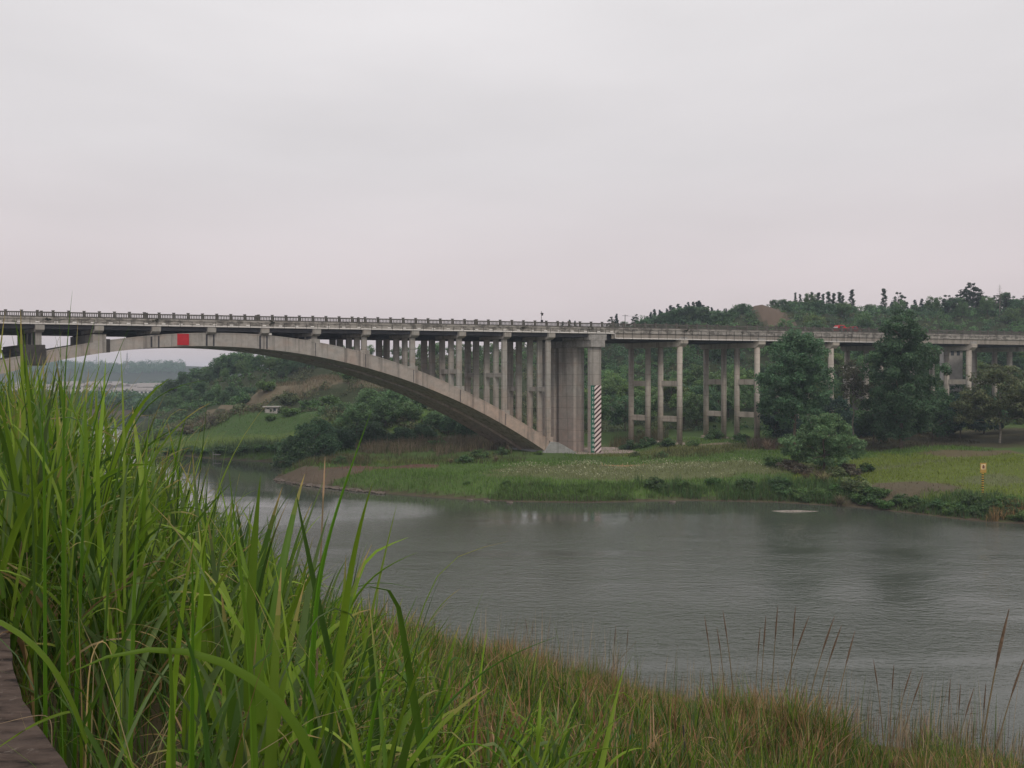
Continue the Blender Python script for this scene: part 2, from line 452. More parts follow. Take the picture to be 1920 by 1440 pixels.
# ------------------------------------------------------------------ water
def watermat():
    t = NT('river_water'); p = t.pos('World')
    big = t.noise(t.map(p, (.014, .05, 1), rot=(0, 0, -.06)), 1.0, 4, .6, dist=.9)       # calmer and rougher reaches
    w1 = t.noise(t.map(p, (1.0, 1.9, 1), rot=(0, 0, .12)), 1.0, 3, .6)
    w2 = t.noise(t.map(p, (3.0, 5.0, 1), rot=(0, 0, -.10)), 1.0, 3, .6)
    w3 = t.noise(t.map(p, (.12, .3, 1), rot=(0, 0, .2)), 1.0, 2)
    h = t.math('ADD', t.math('ADD', t.math('MULTIPLY', w1, .7), t.math('MULTIPLY', w2, .3)), t.math('MULTIPLY', w3, .8))
    t.set(t.bsdf, 'IOR', 1.33)
    b = t.add('ShaderNodeBump', {'Height': h, 'Distance': .17})
    sepw = t.add('ShaderNodeSeparateXYZ', {'Vector': p})
    lee = t.math('MULTIPLY', t.mrange(t.math('ADD', sepw.outputs[1], t.math('MULTIPLY', t.math('SUBTRACT', big, .5), 70.0)), 88, 106, 1.0, .06), t.mrange(big, .42, .53, .30, 1.0))
    t.l.new(lee, b.inputs['Strength'])
    t.l.new(b.outputs[0], t.bsdf.inputs['Normal'])
    t.base((.056, .063, .051))
    return t.fin(.03, .8)
M['water'] = watermat()
wm = MB(); wm.v = [(-1900, -40, 0), (1900, -40, 0), (1900, 2700, 0), (-1900, 2700, 0)]; wm.f = [[0, 1, 2, 3]]
add('water', raw_mesh('water', np.array(wm.v, float), wm.f, M['water']), kind='structure')

# ------------------------------------------------------------------ the bridge (local x along it, y across it, z above the water)
TH = math.atan2(2.479, 9.044)
BX0, BY0 = -82.17, 137.5
KX, KY = -.2138, .369            # the bents stand askew to the axis and close together
def BW(s, w):
    s, w = s + KX * w, KY * w
    return BX0 + math.cos(TH) * s - math.sin(TH) * w, BY0 + math.sin(TH) * s + math.cos(TH) * w
SP = 9.377
bridge = empty('arch_bridge', (BX0, BY0, 0), TH, label='long grey concrete arch bridge crossing the river with slender columns and balustrade', cat='bridge')
cu = (0.00109, -0.02571, -0.30256, 2.35463, 22.60542)
cl = (-0.00076, 0.00833, -0.4868, 2.53822, 20.46279)
def arch_z(c, s):
    if s < -6: return np.polyval(c, (58 - s) / 10) + np.polyval(c, -.6) - np.polyval(c, 6.4)
    return np.polyval(c, (s - .6 * (1 - s / 95)) / 10)
def rib(w0, w1, s0, s1, drop=0.0):
    m = MB(); n = 90
    top = []; bot = []
    for i in range(n + 1):
        s = s0 + (s1 - s0) * i / n
        top.append((s, arch_z(cu, s))); q = abs(s - 29) + 29
        bot.append((s, arch_z(cl, s) - drop * float(sstep(30, 62, q))))
    b = 0
    for (s, z), (s2, z2) in zip(top, bot):
        m.v += [(s, w0, z), (s, w1, z), (s2, w1, z2), (s2, w0, z2)]
    for i in range(n):
        a = i * 4; c = a + 4
        for k in range(4):
            m.f.append([a + k, a + (k + 1) % 4, c + (k + 1) % 4, c + k])
    m.f.append([0, 1, 2, 3]); m.f.append([n * 4 + k for k in (3, 2, 1, 0)])
    return m
fr = rib(2.0, 16.6, -32, 95.2).build('arch_rib', M['arch'], bridge)
rr = rib(18.4, 33.0, -32, 95.2, .25).build('arch_rib', M['arch'], bridge)
# thin drip ledge along the top edge and formed joints in the face
lg = MB()
for i in range(130):
    s = -30 + i * .96
    z0, z1 = arch_z(cu, s), arch_z(cu, s + .96)
    b = len(lg.v)
    lg.v += [(s, 1.88, z0 - .16), (s + .96, 1.88, z1 - .16), (s + .96, 1.88, z1 + .05), (s, 1.88, z0 + .05), (s, 2.4, z0 + .05), (s + .96, 2.4, z1 + .05), (s, 2.1, z0 - .16), (s + .96, 2.1, z1 - .16)]
    lg.f += [[b, b + 1, b + 2, b + 3], [b + 3, b + 2, b + 5, b + 4], [b, b + 6, b + 7, b + 1]]
lg.build('arch_ledge', M['arch'], fr)
for k in range(-3, 11):
    s = k * SP; zt = arch_z(cu, s); zb = arch_z(cl, s)
    if k in (-1, 0):
        m = MB().box(s - 2.6, s + 1.15, 1.6, 33.5, zb - .1, zt + .2).box(s - 2.9, s + 1.1, 1.5, 33.5, zt + .202, zt + .75).box(s - 2.5, s + 1.0, 1.7, 33.5, zt + .752, zt + 1.35); m.build('arch_block', M['stain'], fr, bevel=.05)
    elif k == 1:
        MB().box(s + 1.35, s + 1.95, 1.8, 16.0, arch_z(cl, s + 1.6) - .02, arch_z(cu, s + 1.6) + .25).build('arch_block', M['stain'], fr)
        MB().box(s - .75, s + 1.34, 2.05, 32.0, zt - .3, zt + 1.35).build('arch_block', M['column'], fr)
        MB().box(s - .5, s + 1.0, 3.5, 31.0, zt - .3, 26.1).build('cross_wall', M['stain'], fr)
    elif 2 <= k <= 4:
        MB().box(s - .75, s - .45, 1.93, 2.2, zb + .02, zt).box(s + .5, s + .75, 1.93, 2.2, zb + .02, zt).build('arch_joint', M['shade_and_joint'], fr)
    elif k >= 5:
        MB().box(s + .05, s + .16, 1.95, 2.15, zb + .02, zt - .16).build('arch_joint', M['shade_and_joint'], fr)
# columns on the arch, their pedestals and caps
CW = (2.7, 8.3, 14.8, 22.4, 28.5)
col_mesh = {}
for k in range(-3, 11):
    s = k * SP; zt = arch_z(cu, s)
    capz = 26.35
    MB().prism_x([(.05, 27.35), (.05, 26.42), (1.7, 26.0), (33.0, 26.0), (35.0, 26.42), (35.0, 27.35)], s - .72, s + .72).build('cap_beam', M['column'], bridge, bevel=.04)
    if k == 1: continue
    if k in (2, 3, 4):
        MB().box(s - .5, s + .5, 2.2, 32.0, zt - .3, 26.1).build('cross_wall', M['shade_and_joint'], bridge); continue
    for i, w in enumerate(CW):
        hw = (.47, .47, .5, .55, .55)[i]
        zb = arch_z(cu, s - .7) - .6
        o = MB().box(s - hw, s + hw, w - .55, w + .55, zb, 26.3).build('column', M['column'], bridge, bevel=.04)
        if k >= 5 and i == 0:
            pz = arch_z(cu, s) + .55
            MB().box(s - .95, s + .95, w - .66, w + 12.0, arch_z(cu, s + .95) - .2, pz).build('pedestal', M['column'], bridge, bevel=.05)
    if k == 5:
        MB().box(s - .35, s + .35, 3.3, 28.5, zt - .5, 26.1).build('cross_wall', M['shade_and_joint'], bridge)
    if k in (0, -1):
        MB().box(s - .35, s + .35, 3.3, 28.5, zt, 26.1).build('cross_wall', M['shade_and_joint'], bridge)
    if k in (8, 9, 10):
        zm = {8: 19.5, 9: 18.8, 10: 15.9}[k]
        MB().box(s - .4, s + .4, 3.3, 8.3, zm - .6, zm + .35).build('cross_beam', M['column'], bridge)
        MB().box(s - .4, s + .4, 9.0, 14.2, zm - .6, zm + .35).build('cross_beam', M['column'], bridge)
        MB().box(s - .4, s + .4, 23.2, 28.1, zm - .6, zm + .35).build('cross_beam', M['column'], bridge)
# deck
DS0, DS1, SJ = -42.0, 268.0, 107.3
MB().box(DS0, DS1, .55, 34.9, 27.62, 28.42).build('deck_slab', M['edge'], bridge)
MB().box(DS0, DS1, 1.2, 34.2, 28.424, 28.50).build('roadway', M['asphalt'], bridge)
g = MB()
for w in np.arange(1.2, 34, 2.05):
    g.box(DS0, SJ - 2.2, w, w + .55, 26.62 if w < 17 else 25.95, 27.615)
for w in np.arange(3.1, 34, 2.05):
    g.box(SJ - 2.0, DS1, w, w + .6, 26.0, 27.615)
g.build('girder', M['shade_and_joint'], bridge)
MB().box(SJ, DS1, .75, 1.5, 26.35, 27.614).build('edge_girder', M['girder'], bridge)
e = MB()
e.box(DS0, DS1, 0.0, .55, 28.28, 28.62)        # light cornice
e.box(DS0, DS1, .22, .545, 27.52, 28.276)      # stained face below it
e.box(DS0, DS1, 34.9, 35.3, 27.6, 28.62)
e.build('cornice', M['edge'], bridge)
# balustrade: top rail, base and balusters; the posts are its sub-parts
PS = 2.447
rl = MB()
rl.box(DS0, DS1, .12, .40, 28.624, 28.84); rl.box(DS0, DS1, .13, .39, 29.36, 29.58)
s = DS0
while s < DS1:
    for j in range(8):
        x = s + .30 + j * (PS - .5) / 7
        rl.box(x - .06, x + .06, .18, .34, 28.843, 29.357)
    s += PS
rail = rl.build('railing', M['rail'], bridge)
pm = MB().box(-.19, .19, .06, .46, 28.626, 29.72).box(-.25, .25, .02, .5, 29.722, 29.84).mesh('railing_post', M['rail'])
s = DS0; n = 0
extra = MB()
while s < DS1:
    if -14 < s < 228 and n < 98:
        add('railing_post', pm, rail, (s, 0, 0)); n += 1
    else:
        extra.box(s - .19, s + .19, .06, .46, 28.627, 29.72).box(s - .25, s + .25, .02, .5, 29.722, 29.84)
    s += PS
for q in (-.2, 1.6, 3.6, 5.6, 8.05):                               # doubled posts at the movement joints
    sj = q * SP + 2.1
    extra.box(sj - .19, sj + .19, .05, .47, 28.628, 29.74)
extra.build('end_posts', M['rail'], rail)
b2 = MB(); b2.box(DS0, DS1, 34.92, 35.2, 28.624, 28.84).box(DS0, DS1, 34.92, 35.2, 29.36, 29.58)
s = DS0
while s < DS1:
    b2.box(s - .2, s + .2, 34.9, 35.25, 28.626, 29.7)
    for j in range(6): b2.box(s + .4 + j * .33, s + .52 + j * .33, 35.0, 35.15, 28.843, 29.357)
    s += PS
b2.build('rear_railing', M['rail'], bridge)
# white drain pipe with brackets, stepping down at the main pier
dp = MB()
dp.tube([(DS0, -.12, 27.46), (SJ - .25, -.12, 27.46), (SJ + .25, -.12, 27.42), (SJ + .3, -.12, 26.5), (SJ + .8, -.12, 26.42), (186, -.12, 26.42)], .13, 8)
pipe = dp.build('drain_pipe', M['pipe'], bridge, smooth=True)
br = MB(); s = DS0
while s < 186:
    lo = 27.34 if s < SJ else 26.3
    br.box(s - .04, s + .04, -.24, -.20, lo, 28.27).box(s - .04, s + .04, -.2, .2, lo - .02, lo + .05)
    s += 2.02
br.build('bracket', M['iron'], pipe)
sp = MB(); s = DS0 + 1
while s < SJ:
    sp.box(s - .3, s + .3, -.02, .2, 27.7, 27.86); s += 2.9
sp.build('spout', M['white'], pipe)
# main pier
p = MB().box(102.65, 105.05, 1.35, 3.2, 2.4, 25.2); p.build('pier_shaft', M['pier'], bridge, bevel=.05)
MB().box(102.55, 104.95, 11.9, 21.8, 2.4, 25.0).build('pier_shaft', M['pier'], bridge, bevel=.06)
MB().box(102.55, 104.95, 25.0, 33.6, 2.4, 25.0).build('pier_shaft', M['pier'], bridge, bevel=.06)
MB().box(102.3, 105.4, -.05, 35.2, 24.55, 27.0).box(102.0, 105.9, 0.25, 35.0, 26.0, 27.3).build('pier_cap', M['block'], bridge, bevel=.08)
MB().box(94.8, 104.0, .5, 35.5, -1, 2.05).box(99.0, 120.5, -1.2, 35.8, -1, 2.42).build('footing', M['pier'], bridge, bevel=.12)
tb = MB().prism_y([(94.0, 4.95), (95.6, 4.75), (99.6, 2.5), (99.6, -1), (93.0, -1), (92.2, 2.2)], 1.2, 17.4)
tb.prism_y([(94.0, 4.95), (95.6, 4.75), (99.6, 2.5), (99.6, -1), (90.0, -1), (89.6, .6)], 18.9, 34.9)
tb.build('thrust_block', M['thrust'], bridge, bevel=.08)
MB().box(79, 94, 1.0, 36, -1.5, 1.9).build('abutment', M['shade_and_joint'], bridge)
# painted clearance gauge on the front shaft
ga = MB().box(0, .78, -.035, .0, 0, 14.1).build('clearance_gauge', M['gauge_green'], bridge, (102.72, 1.345, 2.45), label='green painted clearance gauge with white numerals 2 to 15')
MB().box(.785, 2.31, -.034, .0, 0, 14.1).build('stripe_panel', M['stripe'], ga)
fv = []; ff = []
for i, num in enumerate(range(15, 1, -1)):
    cu_ = bpy.data.curves.new('numeral', 'FONT'); cu_.body = str(num); cu_.size = .74; cu_.align_x = 'CENTER'; cu_.align_y = 'CENTER'; cu_.extrude = .008; cu_.space_character = .95
    to = bpy.data.objects.new('numeral', cu_); COL.objects.link(to)
    bpy.context.view_layer.update()
    mt = bpy.data.meshes.new_from_object(to.evaluated_get(bpy.context.evaluated_depsgraph_get()))
    b = len(fv)
    fv += [(.42 + v.co.x * .72, -.046 - v.co.z, .62 + i * .988 + v.co.y) for v in mt.vertices]
    ff += [[b + j for j in pl.vertices] for pl in mt.polygons]
    bpy.data.objects.remove(to); bpy.data.meshes.remove(mt); bpy.data.curves.remove(cu_)
add('numerals', raw_mesh('numerals', np.array(fv, float), ff, M['white']), ga)
# approach bents
for s in (123.8, 142.8, 162.0, 181.6, 201.0, 220.5, 240, 259):
    MB().prism_x([(-.05, 26.45), (-.05, 25.6), (1.6, 24.85), (34.2, 24.85), (35.4, 25.6), (35.4, 26.45)], s - .85, s + .85).build('cap_beam', M['approach'], bridge, bevel=.04)
    MB().box(s - .9, s + .9, 0.4, 1.4, 26.44, 27.0).build('bearing_block', M['block'], bridge)
    hs = []
    for w in (2.9, 14.4, 22.2, 33.0):
        X, Y = BW(s, w); gz = fh(X, Y); hs.append(gz)
        o = MB().cyl(s + KX * w, KY * w, gz - 1.5, 24.9, .62, 20).build('round_column', M['approach'], bridge, smooth=False); o['round'] = 1
        for pl in o.data.polygons: pl.use_smooth = abs(pl.normal.z) < .5
        MB().box(s - .95, s + .95, w - .95, w + .95, gz - 1.5, gz + .55).build('column_base', M['approach'], bridge, bevel=.05)
    for zz, dz in ((16.9, 0), (9.2, 0)):
        for a, b in ((2.9, 14.4), (22.2, 33.0)):
            z = zz + (.35 if s > 130 else 0) * (2 if zz < 10 else 1)
            if s > 170 and zz < 10: continue
            MB().box(s - .42, s + .42, a + .3, b - .3, z - .6, z + .6).build('cross_beam', M['approach'], bridge)

_done = set()
for o in [bridge] + list(bridge.children_recursive):
    if o.type != 'MESH' or o.name.startswith('round_column') or o.data.name in _done: continue
    _done.add(o.data.name)
    co = np.empty(len(o.data.vertices) * 3, np.float32); o.data.vertices.foreach_get('co', co); co = co.reshape(-1, 3)
    co[:, 0] += KX * co[:, 1]; co[:, 1] *= KY
    o.data.vertices.foreach_set('co', co.ravel()); o.data.update()
    if o.location.y: o.location.x += KX * o.location.y; o.location.y *= KY
for o in bridge.children:
    if 'round' in o.keys(): del o['round']
# small things on the bridge
sx, sy = BW(23.5, 1.9)
t = empty('navigation_sign', (sx, sy, 25.06), TH, label='square red navigation sign board fixed to the crown of the arch', cat='sign')
MB().box(-1.0, 1.0, -.12, -.06, -1.03, 1.03).build('panel', M['red'], t)
MB().box(-.9, -.8, -.058, .0, -1, 1).box(.8, .9, -.058, 0, -1, 1).build('frame', M['iron'], t)
sx, sy = BW(38.3, 2.3)
t = empty('marker_lamp', (sx, sy, arch_z(cu, 38.3) + .05), TH, label='slim white marker lamp box lying on top of the arch', cat='lamp')
MB().box(-.75, .75, -.2, .25, .06, .42).build('housing', M['white'], t); MB().box(-.5, -.4, -.1, .1, 0, .058).box(.4, .5, -.1, .1, 0, .058).build('bracket', M['iron'], t)
sx, sy = BW(91.8, 1.1)
t = empty('camera_pole', (sx, sy, 28.5), TH, label='thin camera pole standing behind the balustrade near the main pier', cat='pole')
MB().cyl(0, 0, 0, 3.3, .05, 8).build('pole', M['iron'], t); MB().box(-.15, .4, -.15, .15, 2.75, 2.95).box(.02, .32, -.2, .2, 2.4, 2.75).build('camera_head', M['black'], t); MB().box(-.1, .35, -.14, .14, 1.0, 1.5).build('control_box', M['black'], t)

def car_mesh_parts(root, body, ln, h, cabin):
    m = MB(); z0 = .35
    m.prism_y([(0, z0), (ln, z0), (ln, h * .62), (ln - .12, h * .66), (cabin[1] + .5, h * .7), (cabin[1], h), (cabin[0], h), (cabin[0] - .35, h * .68), (.1, h * .62), (0, h * .5)], -.85, .85)
    m.build('body', body, root, bevel=.07)
    MB().box(cabin[0] + .1, cabin[1] - .1, -.88, .88, h * .74, h * .92).build('window', M['glass'], root)
    for x in (.8, ln - .8):
        for y in (-.82, .82):
            w = MB().cyl(0, 0, -.11, .11, .35, 16).build('wheel', M['black'], root, (x, y, .35)); w.rotation_euler = (R(90), 0, 0)
def vehicle(s, w, lab, ln, h, cabin, bodym, cat):
    x, y = BW(s, w)
    t = empty(cat.replace(' ', '_'), (x, y, 28.504), TH, label=lab, cat=cat)
    car_mesh_parts(t, bodym, ln, h, cabin); return t
v1 = vehicle(163.2, 3.2, 'bright red van with pale rear, its roof showing above the approach balustrade', 3.0, 1.78, (.55, 1.9), M['red'], 'van')
MB().box(.12, .5, -.7, .7, 1.1, 1.42).build('rear_panel', M['white'], v1)
v2 = vehicle(168.0, 6.0, 'low dark red car beside the tall poplar, only its roof above the balustrade', 3.2, 1.62, (1.0, 1.9), plain('dark_red_paint', (.20, .012, .02), .4, .1), 'car')

# ------------------------------------------------------------------ trees
def leaves(centers, rad, per, size, cols, flat=.6, squash=.75):
    """leaf-sized quads spread through every clump; colour per leaf"""
    C = np.repeat(centers, per, 0); Rr = np.repeat(rad, per); n = len(C)
    d = rng.normal(size=(n, 3)); d /= np.linalg.norm(d, axis=1)[:, None]
    r = Rr * rng.random(n) ** .45
    P = C + d * r[:, None] * np.array((1, 1, squash))
    nrm = d * .6 + rng.normal(size=(n, 3)) * .7 + np.array((0, 0, flat)); nrm /= np.linalg.norm(nrm, axis=1)[:, None]
    a = np.cross(nrm, rng.normal(size=(n, 3))); a /= np.linalg.norm(a, axis=1)[:, None]
    b = np.cross(nrm, a)
    sz = size * (.6 + .8 * rng.random(n))[:, None]
    V = np.stack([P - a * sz * .62, P - b * sz * .36 + a * sz * .05, P + a * sz * .62, P + b * sz * .36 + a * sz * .05], 1).reshape(-1, 3)
    Fq = np.arange(n * 4).reshape(n, 4)
    c = np.repeat(cols, per, 0) * (.78 + .5 * rng.random((n, 1)))
    c[:, 0] *= (.9 + .3 * rng.random(n))
    return V, Fq, c

def make_tree(name, h, shape, per, size, col, ncl, bark='bark', trunk_r=.16, clump=(.9, 1.5), flat=.5, lean=0.0, colvar=.3):
    """shape: list of (z0..z1 fraction centre, rx, rz, dx, dy) ellipsoid lobes in metres"""
    cs = []; rs = []; cc = []
    for (cx, cy, cz, rx, ry, rz, wgt) in shape:
        k = max(3, int(ncl * wgt))
        d = rng.normal(size=(k, 3)); d /= np.linalg.norm(d, axis=1)[:, None]
        r = (.35 + .65 * rng.random(k) ** .5)[:, None]
        cs.append(np.array((cx, cy, cz)) + d * r * np.array((rx, ry, rz)))
        rs.append(rng.uniform(clump[0], clump[1], k))
        tone = 1 + colvar * (rng.random((k, 1)) * 2 - 1)
        cc.append(np.array(col)[None] * tone)
    cs = np.vstack(cs); rs = np.concatenate(rs); cc = np.vstack(cc)
    V, Fq, c = leaves(cs, rs, per, size, cc, flat)
    crown = raw_mesh(name + '_crown', V, Fq, M['leaf'], c)
    tm = MB()
    top = max(s[2] for s in shape)
    pts = [(0, 0, -.6)] + [(lean * z + .12 * math.sin(z), .1 * math.cos(z * 1.3), z) for z in np.linspace(0, top, 7)]
    rad = [trunk_r * 1.25] + list(np.linspace(trunk_r, trunk_r * .28, 7))
    tm.tube(pts, rad, 8)
    for i in rng.choice(len(cs), min(14, len(cs)), replace=False):
        e = cs[i]; zb = min(max(.25 * h, e[2] - .55 * math.hypot(e[0], e[1]) - .8), top)
        mid = ((lean * zb + e[0]) * .45, e[1] * .45, zb + (e[2] - zb) * .4)
        tm.tube([(lean * zb, 0, zb), mid, tuple(e)], [trunk_r * .42, trunk_r * .28, trunk_r * .08], 5)
    tmesh = tm.mesh(name + '_trunk', M[bark], smooth=True)
    return crown, tmesh

def tree_obj(kind, meshes, loc, rz, sc, label, group=None, cat='tree'):
    t = empty(kind, loc, rz, label=label, cat=cat, group=group); t.scale = sc
    add('crown', meshes[0], t); add('trunk', meshes[1], t)
    return t

DG = (.062, .116, .056); MG = (.085, .150, .060); LG = (.115, .185, .062); BG = (.030, .058, .044)
P = {}
P['round_a'] = make_tree('round_a', 10, [(0, 0, 6.2, 3.6, 3.6, 3.2, .7), (1.6, .4, 4.2, 2.6, 2.6, 2.0, .3)], 70, .42, MG, 46)
P['round_b'] = make_tree('round_b', 10, [(0, 0, 5.6, 4.0, 4.0, 3.0, .6), (-1.5, 1, 7.4, 2.2, 2.2, 2.0, .25), (1.9, -1, 3.6, 2.6, 2.6, 1.8, .25)], 70, .42, DG, 50)
P['round_c'] = make_tree('round_c', 9, [(0, 0, 5.0, 3.4, 3.4, 3.4, .8), (1.2, 1.2, 6.8, 2.0, 2.0, 1.6, .3)], 70, .40, LG, 42)
con = [(0, 0, 1.0 + i * .64, 2.5 * (1 - i / 18.6), 2.5 * (1 - i / 18.6), .5, .10 - .004 * i) for i in range(18)]
P['conifer'] = make_tree('conifer', 12.5, con, 42, .36, BG, 110, clump=(.3, .6), flat=.1)
P['poplar'] = make_tree('poplar', 14, [(.25 * math.sin(i * 2.1), .25 * math.cos(i * 1.7), 2.6 + i * .68, 1.6 * (1 - abs(i - 6) / 12.0) * (.8 + .3 * math.sin(i * 2.7)), 1.5 * (1 - abs(i - 6) / 12.0), .6, .075) for i in range(17)], 34, .34, (.042, .074, .044), 70, clump=(.35, .7), flat=.2)
P['airy'] = make_tree('airy', 13, [(0, 0, 9.5, 2.2, 2.2, 2.6, .5), (1.3, .3, 6.5, 1.6, 1.6, 1.2, .25), (-1.4, 0, 7.5, 1.5, 1.5, 1.3, .25)], 48, .36, (.035, .055, .03), 34, clump=(.4, .85))

placed = []
# --- individual trees, one by one
def grand(name, px, Y, top_y, lobes, per, size, col, ncl, label, bark='bark', tr=.3, clump=(.8, 1.5), colvar=.3, flat=.5):
    X = PX(px, Y); g = fh(X, Y); h = PZ(top_y, Y) - g
    sh = [(a * h, b * h, c * h, rx * h, rx * h, rz * h, w) for (a, b, c, rx, rz, w) in lobes]
    ms = make_tree(name, h, sh, per, size, col, ncl, bark, tr, clump, flat, 0, colvar)
    placed.append((X, Y, .28 * h))
    return tree_obj(name, ms, (X, Y, g), 0, (1, 1, 1), label)
grand('poplar_tree', 1490, 152, 612, [(0, 0, .70, .21, .22, .34), (-.10, 0, .50, .22, .2, .28), (.12, .03, .52, .22, .2, .28), (.0, .02, .34, .26, .16, .26), (.03, 0, .88, .13, .11, .14), (0, -.08, .55, .26, .3, .35), (.03, -.04, .74, .2, .2, .25)], 130, .36, (.072, .140, .072), 150, 'tall dark broad tree hiding the second approach bent left of the bushy acacia', tr=.32)
grand('poplar_tree', 1690, 148, 578, [(0, 0, .80, .15, .18, .22), (-.06, 0, .60, .21, .18, .27), (.10, .03, .56, .22, .2, .27), (.0, .02, .36, .25, .18, .3), (.02, 0, .20, .2, .12, .2), (.0, -.08, .5, .24, .3, .35), (-.03, -.05, .72, .17, .2, .25)], 130, .36, (.072, .140, .074), 170, 'tallest dark tree right of centre rising above the bridge deck', tr=.36)
grand('broadleaf_tree', 1875, 150, 682, [(0, 0, .68, .40, .26, .5), (-.32, .1, .46, .27, .22, .3), (.34, 0, .48, .30, .22, .35), (0, -.15, .40, .34, .14, .3), (0, 0, .86, .2, .12, .15)], 110, .36, (.105, .130, .066), 120, 'wide olive green tree with forked pale trunk at the right edge of the field', tr=.2, bark='palebark')
grand('acacia_tree', 1545, 127, 770, [(0, 0, .60, .46, .24, .45), (-.42, 0, .42, .30, .18, .25), (.42, .1, .40, .32, .18, .3), (.05, 0, .84, .26, .12, .2), (0, 0, .24, .5, .16, .3)], 110, .26, (.120, .205, .095), 140, 'light green bushy acacia on the river bank in front of the dark trees', tr=.2, clump=(.45, .95))
grand('slender_tree', 1600, 158, 672, [(0, 0, .80, .16, .16, .5), (.06, 0, .66, .17, .1, .3)], 80, .34, (.080, .084, .055), 46, 'slim tree with bare pale trunk and thin dull crown between the two tall trees', tr=.2, bark='palebark')
for px, Y, ty, lab, c in ((1637, 160, 740, 'dark low tree just left of the tallest tree', DG), (1748, 158, 720, 'dark tree under the deck right of the tallest tree', DG), (1800, 163, 735, 'shadowy round tree left of the wide olive tree', BG),
                       (1930, 160, 700, 'dark tree cut by the right edge of the view behind the olive tree', DG), (1660, 172, 770, 'small dark tree behind the trunk row under the deck', BG), (1725, 170, 765, 'small shadowy tree at the back of the field edge', BG), (1775, 168, 770, 'low dark tree near the brown heap at the field edge', BG),
                       (1845, 166, 745, 'dark tree directly behind the wide olive tree', BG), (1960, 150, 725, 'dark bushy tree outside the right field edge', DG), (1455, 168, 735, 'dark tree half hidden behind the tall broad tree', BG), (1560, 170, 735, 'dark tree behind the bushy acacia crown', BG), (1615, 172, 785, 'low dark tree at the foot of the slim pale trunk', BG)):
    grand('broadleaf_tree', px, Y, ty, [(0, 0, .62, .36, .3, .7), (.15, 0, .38, .38, .26, .5)], 70, .40, c, 60, lab, tr=.18)
for px, Y, ty, lab in ((590, 163, 778, 'dark bushy tree at the water inlet left of the green thicket'), (555, 160, 815, 'low dark bush tree overhanging the inlet shore'), (668, 188, 748, 'green tree at the left end of the thicket under the arch'), (722, 192, 738, 'tall green tree in the middle of the thicket under the arch'),
                       (770, 194, 752, 'rounded green tree right of the thicket middle under the arch'), (815, 192, 772, 'small green tree at the right end of the thicket'), (640, 172, 800, 'dark shrub tree in front of the thicket left end'), (700, 176, 790, 'dark low tree in front of the thicket middle'), (755, 178, 800, 'dark low tree in front of the thicket right side'), (610, 180, 790, 'mid green shrub tree between inlet tree and thicket'), (845, 190, 776, 'leafy tree between the thicket and the arch at the right'), (875, 186, 790, 'low leafy tree close under the descending arch'), (795, 182, 795, 'low round tree at the front right of the thicket'), (740, 204, 728, 'pale green tree behind the thicket middle'), (690, 206, 726, 'pale green tree behind the thicket left side'), (790, 206, 738, 'pale green tree behind the thicket right side'), (835, 205, 752, 'pale green tree behind the thicket far right'), (640, 200, 760, 'pale green tree on the lawn edge left of the thicket')):
    grand('thicket_tree', px, Y, ty, [(0, 0, .6, .42, .32, .7), (.2, 0, .4, .42, .3, .4), (-.22, .1, .36, .4, .28, .3)], 80, .38, DG if ty > 775 else (.085, .155, .068), 60, lab, tr=.16)

# --- promontory trees on the left
zone_labels = {}
def scatter(kind, key, X, Y, h, base_h_, label, group, rz=None, wide=1.0, sink=0.0):
    g = fh(X, Y) - sink; s = h / base_h_
    rz = rng.random() * 6.28 if rz is None else rz
    root = protos.get((key, group))
    if root is None:
        root = tree_obj(kind, P[key], (X, Y, g - .2), rz, (s * wide, s * wide, s), label, group)
        protos[(key, group)] = root
        return root
    return copy_tree(root, (X, Y, g - .2), rz, (s * wide, s * wide, s), label, group)
protos = {}
LB = 'dense green tree on the wooded spur beyond the left meadow'
for px, Y, ty in ((292, 335, 735), (305, 325, 722), (318, 322, 712), (335, 318, 702), (352, 316, 694), (368, 314, 689), (384, 312, 686), (398, 309, 682), (412, 304, 668), (428, 302, 660), (445, 300, 658), (462, 300, 660), (480, 300, 662), (500, 300, 662), (520, 302, 664), (545, 302, 662), (300, 300, 745), (330, 298, 735), (360, 295, 722), (390, 290, 715), (420, 285, 705), (450, 285, 690), (480, 285, 688), (510, 288, 690), (540, 290, 690), (315, 280, 760), (345, 275, 752), (375, 272, 745), (405, 268, 738), (435, 266, 728), (285, 318, 752), (330, 262, 766), (360, 258, 762), (392, 254, 760), (420, 252, 757), (455, 252, 742), (470, 262, 725), (280, 340, 745), (505, 284, 680), (528, 282, 682), (550, 284, 680), (572, 282, 684), (595, 284, 682), (560, 300, 664), (535, 306, 662)):
    X = PX(px, Y); h = min(14, max(5.5, PZ(ty, Y) - fh(X, Y)))
    scatter('broadleaf_tree', ('round_b', 'round_a')[int(rng.random() < .3)], X, Y, h, 9.2, LB, 'trees on the wooded spur', wide=rng.uniform(.8, 1.15))
for px, Y, ty in ((560, 300.0, 650), (586, 301.7, 641), (612, 303.4, 649), (638, 305.1, 647), (664, 306.8, 647), (690, 308.4, 646), (716, 310.1, 645), (742, 311.8, 648), (768, 313.5, 650), (794, 315.2, 645), (820, 316.9, 641), (846, 318.6, 645), (872, 320.3, 644), (898, 322.0, 646), (924, 323.7, 643), (950, 325.4, 644), (976, 327.0, 646), (1002, 328.7, 639), (1028, 330.4, 641)):
    X = PX(px, Y); h = min(16, max(5, PZ(ty, Y) - fh(X, Y)))
    scatter('broadleaf_tree', 'round_a', X, Y, h, 9.2, 'distant rounded tree on the hilltop seen between the arch columns', 'trees on the hill behind the arch', wide=rng.uniform(.9, 1.2))

